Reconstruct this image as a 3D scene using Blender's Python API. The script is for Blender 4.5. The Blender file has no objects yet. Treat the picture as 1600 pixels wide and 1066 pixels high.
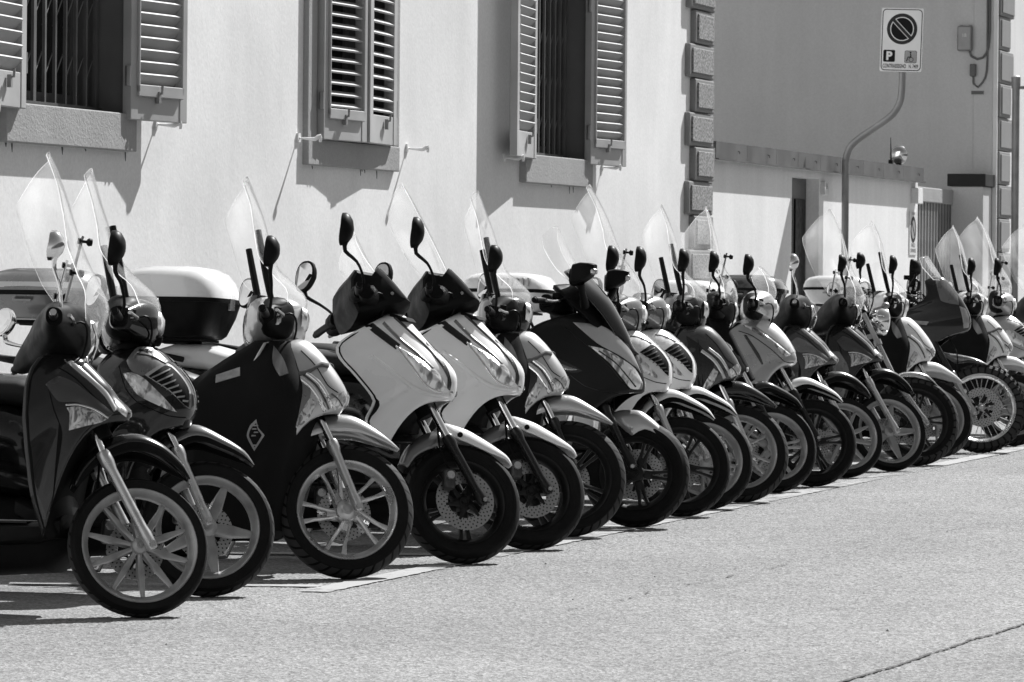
import bpy, bmesh, math, random
from mathutils import Vector, Matrix, noise
from mathutils.bvhtree import BVHTree
R_ = math.radians
random.seed(7)
SC = bpy.context.scene
COL = SC.collection

# ------------------------------------------------------------------ camera
ALPHA = R_(17.505)
CAM_H = 1.293
cam = bpy.data.cameras.new('camera')
cam.sensor_width = 36.0
cam.lens = 6500 / 1600 * 36
cam.shift_y = -(533 - 427.1) / 1600
cam.clip_end = 3000
cam_o = bpy.data.objects.new('camera', cam)
COL.objects.link(cam_o)
fw = Vector((math.cos(ALPHA), math.sin(ALPHA), 0))
rt = Vector((math.sin(ALPHA), -math.cos(ALPHA), 0))
base = Matrix((rt, Vector((0, 0, 1)), -fw)).transposed().to_4x4()
cam_o.matrix_world = Matrix.Translation((0, 0, CAM_H)) @ base @ Matrix.Rotation(R_(0.5), 4, 'Z')
SC.camera = cam_o
cam.dof.use_dof = True
cam.dof.focus_distance = 19.0
cam.dof.aperture_fstop = 20.0

# ------------------------------------------------------------------ sky and sun
SUN_FROM = Vector((-.50, .175, -.585)).normalized()
w = bpy.data.worlds.new('World'); SC.world = w; w.use_nodes = True
nt = w.node_tree; nt.nodes.clear()
sky = nt.nodes.new('ShaderNodeTexSky'); sky.sky_type = 'NISHITA'; sky.sun_disc = False
sky.sun_elevation = math.asin(-SUN_FROM.z)
sky.sun_rotation = math.atan2(-SUN_FROM.x, -SUN_FROM.y)
bw = nt.nodes.new('ShaderNodeRGBToBW'); bg = nt.nodes.new('ShaderNodeBackground'); wo = nt.nodes.new('ShaderNodeOutputWorld')
bg.inputs['Strength'].default_value = 0.075
nt.links.new(sky.outputs[0], bw.inputs[0]); nt.links.new(bw.outputs[0], bg.inputs[0]); nt.links.new(bg.outputs[0], wo.inputs[0])
sl = bpy.data.lights.new('sun', 'SUN'); sl.energy = 5.0; sl.angle = R_(0.5)
so = bpy.data.objects.new('sun', sl); COL.objects.link(so)
so.rotation_euler = SUN_FROM.to_track_quat('-Z', 'Y').to_euler()

SC.view_settings.view_transform = 'Standard'
SC.view_settings.look = 'None'
SC.view_settings.gamma = 1
SC.view_settings.exposure = 0.70

# ------------------------------------------------------------------ materials
MATS = {}
def new_mat(name):
    m = bpy.data.materials.new(name); m.use_nodes = True
    n = m.node_tree; n.nodes.clear()
    o = n.nodes.new('ShaderNodeOutputMaterial'); p = n.nodes.new('ShaderNodeBsdfPrincipled')
    n.links.new(p.outputs[0], o.inputs[0])
    return m, n, p
def g(v): return (v, v, v, 1)
def mat(name, v, rough=.5, metal=0., coat=0., var=.12, scale=6., bump=0., bscale=80., rvar=.1, spec=.5):
    """plain grey material with mottled wear in value and gloss"""
    if name in MATS: return MATS[name]
    m, n, p = new_mat(name); L = n.links
    tc = n.nodes.new('ShaderNodeTexCoord')
    nz = n.nodes.new('ShaderNodeTexNoise'); nz.inputs['Scale'].default_value = scale; nz.inputs['Detail'].default_value = 6
    L.new(tc.outputs['Object'], nz.inputs['Vector'])
    mr = n.nodes.new('ShaderNodeMapRange'); mr.inputs[1].default_value = .3; mr.inputs[2].default_value = .7
    mr.inputs[3].default_value = v * (1 - var); mr.inputs[4].default_value = v * (1 + var)
    L.new(nz.outputs[0], mr.inputs[0]); L.new(mr.outputs[0], p.inputs['Base Color'])
    r2 = n.nodes.new('ShaderNodeMapRange'); r2.inputs[1].default_value = .3; r2.inputs[2].default_value = .7
    r2.inputs[3].default_value = max(.02, rough - rvar); r2.inputs[4].default_value = min(1, rough + rvar)
    L.new(nz.outputs[0], r2.inputs[0]); L.new(r2.outputs[0], p.inputs['Roughness'])
    p.inputs['Metallic'].default_value = metal
    p.inputs['Specular IOR Level'].default_value = spec
    if coat:
        p.inputs['Coat Weight'].default_value = coat; p.inputs['Coat Roughness'].default_value = .04
    if bump:
        b = n.nodes.new('ShaderNodeBump'); b.inputs['Strength'].default_value = bump; b.inputs['Distance'].default_value = .004
        n2 = n.nodes.new('ShaderNodeTexNoise'); n2.inputs['Scale'].default_value = bscale; n2.inputs['Detail'].default_value = 4
        L.new(tc.outputs['Object'], n2.inputs['Vector']); L.new(n2.outputs[0], b.inputs['Height']); L.new(b.outputs[0], p.inputs['Normal'])
    MATS[name] = m
    return m

def asphalt():
    m, n, p = new_mat('asphalt'); L = n.links
    geo = n.nodes.new('ShaderNodeNewGeometry')
    def nz(scale, det=3, rough=.6):
        t = n.nodes.new('ShaderNodeTexNoise'); t.inputs['Scale'].default_value = scale; t.inputs['Detail'].default_value = det
        t.inputs['Roughness'].default_value = rough
        L.new(geo.outputs['Position'], t.inputs['Vector']); return t
    def mul(a, b, op='MULTIPLY'):
        x = n.nodes.new('ShaderNodeMath'); x.operation = op
        for i, k in enumerate((a, b)):
            if isinstance(k, (int, float)): x.inputs[i].default_value = k
            else: L.new(k, x.inputs[i])
        return x.outputs[0]
    def rng(s, a, b, lo, hi):
        x = n.nodes.new('ShaderNodeMapRange'); x.inputs[1].default_value = a; x.inputs[2].default_value = b
        x.inputs[3].default_value = lo; x.inputs[4].default_value = hi; L.new(s, x.inputs[0]); return x.outputs[0]
    big = rng(nz(.55, 5).outputs[0], .3, .7, .86, 1.12)
    mid = rng(nz(7, 4).outputs[0], .3, .7, .92, 1.08)
    vor = n.nodes.new('ShaderNodeTexVoronoi'); vor.inputs['Scale'].default_value = 85
    L.new(geo.outputs['Position'], vor.inputs['Vector'])
    sp = n.nodes.new('ShaderNodeSeparateColor'); L.new(vor.outputs['Color'], sp.inputs[0])
    stone = rng(sp.outputs[0], 0, 1, .62, 1.42)
    fine = rng(nz(150, 2, .8).outputs[0], .3, .7, .66, 1.36)
    stains = rng(nz(2.3, 6, .7).outputs[0], .60, .72, 1.0, .82)
    drips = rng(nz(11, 3, .6).outputs[0], .70, .78, 1.0, .70)
    v = mul(mul(mul(mul(big, mid), mul(stone, fine)), mul(stains, drips)), .202)
    L.new(v, p.inputs['Base Color'])
    p.inputs['Roughness'].default_value = .85
    p.inputs['Specular IOR Level'].default_value = .25
    b = n.nodes.new('ShaderNodeBump'); b.inputs['Strength'].default_value = .55; b.inputs['Distance'].default_value = .006
    L.new(mul(vor.outputs['Distance'], fine), b.inputs['Height']); L.new(b.outputs[0], p.inputs['Normal'])
    MATS['asphalt'] = m; return m

def plaster(name, v, stain=.10, bump=.35, streak=.06, grain=30.):
    m, n, p = new_mat(name); L = n.links
    geo = n.nodes.new('ShaderNodeNewGeometry')
    def nz(scale, det=4, sc=None, dis=0):
        t = n.nodes.new('ShaderNodeTexNoise'); t.inputs['Scale'].default_value = scale; t.inputs['Detail'].default_value = det
        t.inputs['Distortion'].default_value = dis
        if sc:
            mp = n.nodes.new('ShaderNodeMapping'); mp.inputs['Scale'].default_value = sc
            L.new(geo.outputs['Position'], mp.inputs[0]); L.new(mp.outputs[0], t.inputs['Vector'])
        else: L.new(geo.outputs['Position'], t.inputs['Vector'])
        return t.outputs[0]
    def rng(s, lo, hi, a=.3, b=.7):
        x = n.nodes.new('ShaderNodeMapRange'); x.inputs[1].default_value = a; x.inputs[2].default_value = b
        x.inputs[3].default_value = lo; x.inputs[4].default_value = hi; L.new(s, x.inputs[0]); return x.outputs[0]
    def mul(a, b):
        x = n.nodes.new('ShaderNodeMath'); x.operation = 'MULTIPLY'
        for i, k in enumerate((a, b)):
            if isinstance(k, (int, float)): x.inputs[i].default_value = k
            else: L.new(k, x.inputs[i])
        return x.outputs[0]
    a = mul(rng(nz(1.1, 6), 1 - stain * .6, 1 + stain * .4), rng(nz(.45, 8, None, 1.5), 1 - stain * .7, 1 + stain * .3))
    s = rng(nz(1.0, 5, (7, 7, .5)), 1 - streak, 1 + streak * .5)
    f = rng(nz(55, 3), .95, 1.05)
    L.new(mul(mul(a, s), mul(f, v)), p.inputs['Base Color'])
    p.inputs['Roughness'].default_value = .9; p.inputs['Specular IOR Level'].default_value = .15
    b = n.nodes.new('ShaderNodeBump'); b.inputs['Strength'].default_value = bump; b.inputs['Distance'].default_value = .012
    b2 = n.nodes.new('ShaderNodeBump'); b2.inputs['Strength'].default_value = bump * .8; b2.inputs['Distance'].default_value = .035
    L.new(nz(grain, 6, None, .6), b.inputs['Height']); L.new(nz(3.2, 3), b2.inputs['Height'])
    L.new(b2.outputs[0], b.inputs['Normal']); L.new(b.outputs[0], p.inputs['Normal'])
    MATS[name] = m; return m

def acrylic(name, tint=.93, haze=.05, hazecol=.9):
    m = bpy.data.materials.new(name); m.use_nodes = True; n = m.node_tree; n.nodes.clear(); L = n.links
    o = n.nodes.new('ShaderNodeOutputMaterial')
    t = n.nodes.new('ShaderNodeBsdfTransparent'); t.inputs[0].default_value = g(tint)
    gl = n.nodes.new('ShaderNodeBsdfGlossy'); gl.inputs['Roughness'].default_value = .03
    df = n.nodes.new('ShaderNodeBsdfDiffuse'); df.inputs[0].default_value = g(hazecol)
    tl = n.nodes.new('ShaderNodeBsdfTranslucent'); tl.inputs[0].default_value = g(hazecol)
    a = n.nodes.new('ShaderNodeAddShader'); L.new(df.outputs[0], a.inputs[0]); L.new(tl.outputs[0], a.inputs[1])
    tc = n.nodes.new('ShaderNodeTexCoord'); nz = n.nodes.new('ShaderNodeTexNoise'); nz.inputs['Scale'].default_value = 5; nz.inputs['Detail'].default_value = 7
    L.new(tc.outputs['Object'], nz.inputs['Vector'])
    mr = n.nodes.new('ShaderNodeMapRange'); mr.inputs[1].default_value = .35; mr.inputs[2].default_value = .75; mr.inputs[3].default_value = haze * .5; mr.inputs[4].default_value = haze * 1.7
    L.new(nz.outputs[0], mr.inputs[0])
    m1 = n.nodes.new('ShaderNodeMixShader'); L.new(mr.outputs[0], m1.inputs[0]); L.new(t.outputs[0], m1.inputs[1]); L.new(a.outputs[0], m1.inputs[2])
    lw = n.nodes.new('ShaderNodeLayerWeight'); lw.inputs[0].default_value = .5
    pw = n.nodes.new('ShaderNodeMath'); pw.operation = 'POWER'; pw.inputs[1].default_value = 5; L.new(lw.outputs['Facing'], pw.inputs[0])
    fr = n.nodes.new('ShaderNodeMapRange'); fr.inputs[3].default_value = .05; fr.inputs[4].default_value = .7; L.new(pw.outputs[0], fr.inputs[0])
    m2 = n.nodes.new('ShaderNodeMixShader'); L.new(fr.outputs[0], m2.inputs[0]); L.new(m1.outputs[0], m2.inputs[1]); L.new(gl.outputs[0], m2.inputs[2])
    L.new(m2.outputs[0], o.inputs[0]); MATS[name] = m; return m

def lens_mat(name, v=.75, fac=28.):
    """lamp unit: faceted reflector under a clear lens"""
    m, n, p = new_mat(name); L = n.links
    tc = n.nodes.new('ShaderNodeTexCoord')
    mp = n.nodes.new('ShaderNodeMapping'); mp.inputs['Rotation'].default_value = (0, .6, 0); mp.inputs['Scale'].default_value = (1, 1, .55); L.new(tc.outputs['Object'], mp.inputs[0])
    nz = n.nodes.new('ShaderNodeTexNoise'); nz.inputs['Scale'].default_value = fac; nz.inputs['Detail'].default_value = 2; nz.inputs['Distortion'].default_value = 1.2
    L.new(mp.outputs[0], nz.inputs['Vector'])
    mr = n.nodes.new('ShaderNodeMapRange'); mr.interpolation_type = 'SMOOTHSTEP'; mr.inputs[1].default_value = .36; mr.inputs[2].default_value = .56
    mr.inputs[3].default_value = v * .22; mr.inputs[4].default_value = v
    L.new(nz.outputs[0], mr.inputs[0]); L.new(mr.outputs[0], p.inputs['Base Color'])
    p.inputs['Metallic'].default_value = .5; p.inputs['Roughness'].default_value = .3
    p.inputs['Coat Weight'].default_value = 1; p.inputs['Coat Roughness'].default_value = .03
    b = n.nodes.new('ShaderNodeBump'); b.inputs['Strength'].default_value = .35; b.inputs['Distance'].default_value = .008
    L.new(nz.outputs[0], b.inputs['Height']); L.new(b.outputs[0], p.inputs['Normal'])
    MATS[name] = m; return m

def tyre_mat():
    m, n, p = new_mat('tyre_rubber'); L = n.links
    tc = n.nodes.new('ShaderNodeTexCoord'); sx = n.nodes.new('ShaderNodeSeparateXYZ'); L.new(tc.outputs['Object'], sx.inputs[0])
    def M(op, a, b=None):
        x = n.nodes.new('ShaderNodeMath'); x.operation = op
        for i, k in enumerate((a, b)):
            if k is None: continue
            if isinstance(k, (int, float)): x.inputs[i].default_value = k
            else: L.new(k, x.inputs[i])
        return x.outputs[0]
    ang = M('ARCTAN2', sx.outputs[0], sx.outputs[2]); ay = M('ABSOLUTE', sx.outputs[1])
    rad = M('SQRT', M('ADD', M('MULTIPLY', sx.outputs[0], sx.outputs[0]), M('MULTIPLY', sx.outputs[2], sx.outputs[2])))
    wv = M('SINE', M('ADD', M('MULTIPLY', ang, 34), M('MULTIPLY', ay, 130)))
    gr = M('GREATER_THAN', wv, .72)
    tread = M('GREATER_THAN', rad, .262)
    ringw = M('MULTIPLY', M('GREATER_THAN', M('SINE', M('MULTIPLY', rad, 420)), .8), M('SUBTRACT', 1.0, tread))
    groove = M('MULTIPLY', M('MULTIPLY', gr, tread), M('GREATER_THAN', ay, .012))
    nz = n.nodes.new('ShaderNodeTexNoise'); nz.inputs['Scale'].default_value = 22; nz.inputs['Detail'].default_value = 5; L.new(tc.outputs['Object'], nz.inputs['Vector'])
    v = M('MULTIPLY', M('ADD', M('MULTIPLY', nz.outputs[0], .010), .003), M('SUBTRACT', 1.0, M('MULTIPLY', groove, .6)))
    v = M('ADD', v, M('MULTIPLY', M('MULTIPLY', tread, M('SUBTRACT', 1.0, groove)), .035))
    L.new(v, p.inputs['Base Color'])
    p.inputs['Roughness'].default_value = .7; p.inputs['Specular IOR Level'].default_value = .15
    b = n.nodes.new('ShaderNodeBump'); b.inputs['Strength'].default_value = .9; b.inputs['Distance'].default_value = .004; b.invert = True
    L.new(M('ADD', M('ADD', groove, M('MULTIPLY', ringw, -.25)), M('MULTIPLY', nz.outputs[0], .15)), b.inputs['Height']); L.new(b.outputs[0], p.inputs['Normal'])
    MATS['tyre_rubber'] = m; return m

def disc_mat():
    m, n, p = new_mat('drilled_steel'); L = n.links
    tc = n.nodes.new('ShaderNodeTexCoord'); sx = n.nodes.new('ShaderNodeSeparateXYZ'); L.new(tc.outputs['Object'], sx.inputs[0])
    def M(op, a, b=None):
        x = n.nodes.new('ShaderNodeMath'); x.operation = op
        for i, k in enumerate((a, b)):
            if k is None: continue
            if isinstance(k, (int, float)): x.inputs[i].default_value = k
            else: L.new(k, x.inputs[i])
        return x.outputs[0]
    ang = M('ARCTAN2', sx.outputs[0], sx.outputs[2])
    rad = M('SQRT', M('ADD', M('MULTIPLY', sx.outputs[0], sx.outputs[0]), M('MULTIPLY', sx.outputs[2], sx.outputs[2])))
    h = M('MULTIPLY', M('SINE', M('MULTIPLY', ang, 30)), M('SINE', M('MULTIPLY', rad, 240)))
    hole = M('GREATER_THAN', h, .62)
    L.new(M('SUBTRACT', .36, M('MULTIPLY', hole, .34)), p.inputs['Base Color'])
    p.inputs['Metallic'].default_value = .8; p.inputs['Roughness'].default_value = .38
    MATS['drilled_steel'] = m; return m

def worn_paint():
    m, n, p = new_mat('line_paint'); L = n.links
    geo = n.nodes.new('ShaderNodeNewGeometry')
    a = n.nodes.new('ShaderNodeTexNoise'); a.inputs['Scale'].default_value = 9; a.inputs['Detail'].default_value = 9; a.inputs['Roughness'].default_value = .75
    c = n.nodes.new('ShaderNodeTexNoise'); c.inputs['Scale'].default_value = 1.3; c.inputs['Detail'].default_value = 3
    for t in (a, c): L.new(geo.outputs['Position'], t.inputs['Vector'])
    ad = n.nodes.new('ShaderNodeMath'); ad.operation = 'ADD'; L.new(a.outputs[0], ad.inputs[0]); L.new(c.outputs[0], ad.inputs[1])
    mr = n.nodes.new('ShaderNodeMapRange'); mr.inputs[1].default_value = .82; mr.inputs[2].default_value = 1.02; mr.inputs[3].default_value = .1; mr.inputs[4].default_value = .95; L.new(ad.outputs[0], mr.inputs[0])
    p.inputs['Base Color'].default_value = g(.36); p.inputs['Roughness'].default_value = .85; p.inputs['Specular IOR Level'].default_value = .2
    L.new(mr.outputs[0], p.inputs['Alpha']); MATS['line_paint'] = m
asphalt(); tyre_mat(); disc_mat(); worn_paint()
plaster('wall_plaster', .81, .13, .09, .03)
plaster('low_wall_plaster', .82, .07, .10, .05)
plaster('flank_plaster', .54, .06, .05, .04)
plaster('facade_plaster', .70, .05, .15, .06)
plaster('sill_stone', .36, .08, .30, .03, 60.)
plaster('quoin_smooth', .26, .08, .15, .03, 60.)
mat('quoin_rough', .24, .9, var=.75, scale=55., bump=1., bscale=70., rvar=0)
mat('shutter_paint', .38, .6, var=.14, scale=3, bump=.05)
mat('reveal_paint', .13, .8)
mat('iron_grille', .13, .5, .2, var=.2)
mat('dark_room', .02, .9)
mat('window_glass', .02, .06, spec=.5)
mat('window_frame_paint', .10, .6)
mat('galvanised', .25, .5, .5, var=.3, scale=4)
mat('zinc_coping', .085, .6, .2, var=.5, scale=3.5)
mat('rust', .12, .9)
mat('tar', .03, .8)
mat('concrete', .30, .9, var=.15, bump=.3)
mat('black_plastic', .006, .45, var=.3, scale=20, bump=.06, bscale=300, spec=.10)
mat('black_gloss', .005, .14, coat=.7, rvar=.04, spec=.3)
mat('black_matt', .006, .75, spec=.12)
mat('charcoal_paint', .010, .22, .1, coat=.7, rvar=.05, spec=.3)
mat('dark_grey_paint', .045, .25, .3, coat=.9, rvar=.05)
mat('mid_grey_paint', .16, .28, .5, coat=1., rvar=.05)
mat('silver_paint', .50, .30, .55, coat=1., var=.05, rvar=.05)
mat('pale_silver_paint', .80, .30, .0, coat=1., var=.05, rvar=.05)
mat('white_paint', .80, .28, coat=1., var=.04, rvar=.05)
mat('chrome', .75, .10, 1., rvar=.04)
mat('bright_alloy', .52, .30, .8, var=.2, scale=14)
mat('grey_alloy', .30, .38, .6, var=.15)
mat('pale_alloy', .33, .38, .5, var=.25, scale=14)
mat('dark_alloy', .010, .4, .1, var=.3, spec=.3)
mat('black_tube', .010, .30, .1, spec=.4)
mat('steel', .42, .30, .9, var=.2)
mat('engine_metal', .06, .5, .6, var=.4, scale=25)
mat('vinyl_black', .010, .5, bump=.15, bscale=200, spec=.25)
mat('vinyl_light', .55, .45, bump=.1, bscale=200)
mat('apron_cloth', .011, .85, var=.3, scale=5, bump=.2, bscale=400, spec=.1)
mat('strap_web', .10, .8)
mat('reflective_tape', .30, .5, var=.25, scale=30)
mat('mirror_glass', .85, .03, 1., rvar=.01)
mat('tinted_lens', .22, .12, .3, coat=1.)
mat('sign_white', .66, .6, var=.06, spec=.2)
mat('sign_black', .008, .6, spec=.1)
mat('sign_dark', .03, .6, spec=.1)
mat('sign_grey', .25, .45)
mat('cable', .10, .6)
mat('porcelain', .75, .3)
acrylic('clear_acrylic', .98, .042); acrylic('smoked_acrylic', .55, .05, .5); acrylic('piped_light_acrylic', .95, .5, .95)  # last one whitens sheet rims: light piped to the edge, put into colour
lens_mat('lamp_lens', .85, 22.); lens_mat('indicator_lens', .6, 45.)
MATS['lamp_glass'] = MATS['clear_acrylic']

# ------------------------------------------------------------------ geometry kit
def V3(p): return Vector(p)
def catmull(pts, n):
    pts = [Vector(p) for p in pts]
    if len(pts) == 1: return [pts[0].copy() for _ in range(n)]
    P = [pts[0] * 2 - pts[1]] + pts + [pts[-1] * 2 - pts[-2]]
    d = [0.]
    for a, b in zip(pts, pts[1:]): d.append(d[-1] + max((b - a).length, 1e-6))
    out = []
    for i in range(n):
        s = d[-1] * i / (n - 1); k = 0
        while k < len(pts) - 2 and s > d[k + 1]: k += 1
        t = (s - d[k]) / (d[k + 1] - d[k])
        p0, p1, p2, p3 = P[k], P[k + 1], P[k + 2], P[k + 3]
        out.append(.5 * ((2 * p1) + (p2 - p0) * t + (2 * p0 - 5 * p1 + 4 * p2 - p3) * t * t + (3 * p1 - p0 - 3 * p2 + p3) * t ** 3))
    return out
def lerp_list(vals, n):
    return [v.x for v in catmull([(v, 0, 0) for v in vals], n)] if False else [
        (lambda s: vals[int(s)] * (1 - s + int(s)) + vals[min(int(s) + 1, len(vals) - 1)] * (s - int(s)))(i * (len(vals) - 1) / (n - 1)) for i in range(n)]
def join(*gs):
    Vv, Ff = [], []
    for v, f in gs:
        o = len(Vv); Vv += [tuple(p) for p in v]; Ff += [tuple(i + o for i in q) for q in f]
    return Vv, Ff
def grid(rows, wrap=False):
    n, m = len(rows), len(rows[0]); Vv = [tuple(p) for r in rows for p in r]; Ff = []
    for i in range(n - 1):
        for j in range(m if wrap else m - 1):
            a = i * m + j; b = i * m + (j + 1) % m
            Ff.append((a, b, b + m, a + m))
    return Vv, Ff
def loft(rings, cap=True):
    Vv, Ff = grid(rings, True); m = len(rings[0])
    if cap:
        Ff.append(tuple(range(m - 1, -1, -1))); o = (len(rings) - 1) * m; Ff.append(tuple(o + i for i in range(m)))
    return Vv, Ff
def tube(path, r, n=10, smooth=0):
    pts = catmull(path, smooth) if smooth else [Vector(p) for p in path]
    rs = r if isinstance(r, (list, tuple)) else [r] * len(pts)
    if len(rs) != len(pts): rs = lerp_list(list(rs), len(pts))
    rings = []; up = None
    for i, p in enumerate(pts):
        t = (pts[min(i + 1, len(pts) - 1)] - pts[max(i - 1, 0)]).normalized()
        if up is None: up = Vector((0, 0, 1)) if abs(t.z) < .9 else Vector((1, 0, 0))
        a = t.cross(up).normalized(); b = a.cross(t).normalized(); up = b
        rings.append([p + (a * math.cos(2 * math.pi * k / n) + b * math.sin(2 * math.pi * k / n)) * rs[i] for k in range(n)])
    return loft(rings)
def lathe(prof, n=32, closed=False):
    """profile (radius, y) spun about the y axis"""
    rings = [[(r * math.sin(2 * math.pi * k / n), y, r * math.cos(2 * math.pi * k / n)) for k in range(n)] for r, y in prof]
    if closed: rings.append(rings[0])
    return grid(rings, True)
def lathe_z(prof, n=24, c=(0, 0, 0)):
    rings = [[(c[0] + r * math.cos(2 * math.pi * k / n), c[1] + r * math.sin(2 * math.pi * k / n), c[2] + z) for k in range(n)] for r, z in prof]
    return loft(rings)
def box(x0, x1, y0, y1, z0, z1):
    v = [(x, y, z) for z in (z0, z1) for y in (y0, y1) for x in (x0, x1)]
    return v, [(0, 2, 3, 1), (4, 5, 7, 6), (0, 1, 5, 4), (2, 6, 7, 3), (0, 4, 6, 2), (1, 3, 7, 5)]
def prism(poly, y0, y1):
    """polygon of (x, z) extruded between y0 and y1"""
    n = len(poly); v = [(x, y0, z) for x, z in poly] + [(x, y1, z) for x, z in poly]
    return v, [tuple(range(n)), tuple(range(2 * n - 1, n - 1, -1))] + [(i, i + n, (i + 1) % n + n, (i + 1) % n) for i in range(n)]
def xform(gm, M):
    return [tuple(M @ Vector(p)) for p in gm[0]], gm[1]
def ring_xz(y, xc, zc, a, b, n=20, e=2.3):
    out = []
    for k in range(n):
        t = 2 * math.pi * k / n; c, s = math.cos(t), math.sin(t)
        out.append((xc + a * math.copysign(abs(c) ** (2 / e), c), y, zc + b * math.copysign(abs(s) ** (2 / e), s)))
    return out
def ring_yz(x, zc, hw, hh, n=20, e=2.6, yc=0):
    out = []
    for k in range(n):
        t = 2 * math.pi * k / n; c, s = math.cos(t), math.sin(t)
        out.append((x, yc + hw * math.copysign(abs(c) ** (2 / e), c), zc + hh * math.copysign(abs(s) ** (2 / e), s)))
    return out
def ring_xy(z, xc, hx, hy, n=20, e=2.6, yc=0):
    out = []
    for k in range(n):
        t = 2 * math.pi * k / n; c, s = math.cos(t), math.sin(t)
        out.append((xc + hx * math.copysign(abs(c) ** (2 / e), c), yc + hy * math.copysign(abs(s) ** (2 / e), s), z))
    return out

CACHE = {}
def mesh_of(key, geo, m, smooth=True, sharp=38):
    """mesh datablock, shared between alike pieces"""
    k = (key, m if isinstance(m, str) else tuple(m))
    if k in CACHE: return CACHE[k]
    gm = geo() if callable(geo) else geo
    me = bpy.data.meshes.new(key.split('/')[-1]); me.from_pydata([tuple(p) for p in gm[0]], [], gm[1])
    bm = bmesh.new(); bm.from_mesh(me); bmesh.ops.remove_doubles(bm, verts=bm.verts, dist=1e-5)
    bmesh.ops.recalc_face_normals(bm, faces=bm.faces); bm.to_mesh(me); bm.free()
    for mm in ([m] if isinstance(m, str) else m): me.materials.append(MATS[mm])
    if smooth:
        me.polygons.foreach_set('use_smooth', [True] * len(me.polygons)); me.set_sharp_from_angle(angle=R_(sharp))
    me.update(); CACHE[k] = me; return me
UID = [0]
def put(name, geo, m, parent=None, mtx=None, key=None, smooth=True, sharp=38, bevel=0., solid=0., rim=None):
    if key is None: UID[0] += 1; key = 'u%d/%s' % (UID[0], name)
    o = bpy.data.objects.new(name, mesh_of(key, geo, m, smooth, sharp)); COL.objects.link(o)
    if parent is not None: o.parent = parent
    if mtx is not None: o.matrix_local = mtx
    if solid:
        s = o.modifiers.new('thickness', 'SOLIDIFY'); s.thickness = abs(solid); s.offset = -1 if solid > 0 else 0
        if rim is not None: s.material_offset_rim = rim
    if bevel:
        b = o.modifiers.new('edge', 'BEVEL'); b.width = bevel; b.segments = 2; b.limit_method = 'ANGLE'; b.angle_limit = R_(40); b.harden_normals = False
    return o
def empty(name, mtx=None):
    o = bpy.data.objects.new(name, None); COL.objects.link(o); o.empty_display_size = .2
    if mtx is not None: o.matrix_world = mtx
    return o
def tag(o, label=None, cat=None, group=None, kind=None):
    if label: o['label'] = label
    if cat: o['category'] = cat
    if group: o['group'] = group
    if kind: o['kind'] = kind
    return o
T = Matrix.Translation
def RX(a): return Matrix.Rotation(R_(a), 4, 'X')
def RY(a): return Matrix.Rotation(R_(a), 4, 'Y')
def RZ(a): return Matrix.Rotation(R_(a), 4, 'Z')

VIEWD = Vector((.301, -.952, -.05))
def round_outline(poly, sharp=.55):
    """rounds an outline, keeping tight tips"""
    n = len(poly); P = [Vector((x, z, 0)) for x, z in poly]; out = []
    for i in range(n):
        p0, p1, p2, p3 = P[i - 1], P[i], P[(i + 1) % n], P[(i + 2) % n]
        def tan(a, b_, c):
            u, v = (b_ - a).normalized(), (c - b_).normalized(); k = max(0., u.dot(v))
            return (c - a).normalized() * min((b_ - a).length, (c - b_).length) * k
        m1, m2 = tan(p0, p1, p2), tan(p1, p2, p3); L_ = (p2 - p1).length
        for q in range(4):
            t = q / 4; h1 = 2 * t ** 3 - 3 * t * t + 1; h2 = t ** 3 - 2 * t * t + t; h3 = -2 * t ** 3 + 3 * t * t; h4 = t ** 3 - t * t
            v = p1 * h1 + m1 * h2 + p2 * h3 + m2 * h4; out.append((v.x, v.y))
    return out
def drape(poly, surf, off=.004, bulge=0., cuts=2, both=True):
    """a piece cut to an outline that lies on a curved panel; outline is (x, z) seen from the machine's right side"""
    bvh = BVHTree.FromPolygons([Vector(p) for p in surf[0]], surf[1])
    if len(poly) > 4: poly = round_outline(poly)
    pts = [Vector((x, 0, z)) for x, z in poly]; c = sum(pts, Vector()) / len(pts)
    bm = bmesh.new(); bm.faces.new([bm.verts.new(p) for p in pts])
    bmesh.ops.triangulate(bm, faces=bm.faces)
    bmesh.ops.subdivide_edges(bm, edges=bm.edges, cuts=cuts, use_grid_fill=True)
    edge = [v.co.copy() for v in bm.verts if any(e.is_boundary for e in v.link_edges)]
    dmax = max((min((v.co - q).length for q in edge) for v in bm.verts), default=.01) or .01
    segs = list(zip(pts, pts[1:] + pts[:1]))
    def dist(p):
        best = 9.
        for a, b in segs:
            d = b - a; t = max(0, min(1, (p - a).dot(d) / max(d.length_squared, 1e-9))); best = min(best, (p - a - d * t).length)
        return best
    base = []
    for v in bm.verts:
        p = v.co.copy(); hit, nn, _, _ = bvh.ray_cast(p + VIEWD * 1.5, -VIEWD)
        if hit is None: hit, nn, _, _ = bvh.find_nearest(p + VIEWD * .2)
        if nn.dot(VIEWD) < 0: nn = -nn
        base.append((hit, nn, off + bulge * math.sqrt(min(1, dist(p) / max(dmax, .004)))))
    for v, (h, nn, o) in zip(bm.verts, base): v.co = h + nn * o
    bm.verts.index_update(); nrm = {v.index: b[1] for v, b in zip(bm.verts, base)}
    be = [e for e in bm.edges if e.is_boundary]
    ext = bmesh.ops.extrude_edge_only(bm, edges=be)
    for v in [q for q in ext['geom'] if isinstance(q, bmesh.types.BMVert)]:
        h, nn, _, _ = bvh.find_nearest(v.co)
        v.co = h - (nn if nn.dot(VIEWD) > 0 else -nn) * .003
    bm.verts.index_update()
    out = [tuple(v.co) for v in bm.verts], [tuple(v.index for v in f.verts) for f in bm.faces]; bm.free()
    if both:
        mir = [(x, -y, z) for x, y, z in out[0]], [tuple(reversed(f)) for f in out[1]]
        return out, mir
    return out, None

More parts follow.
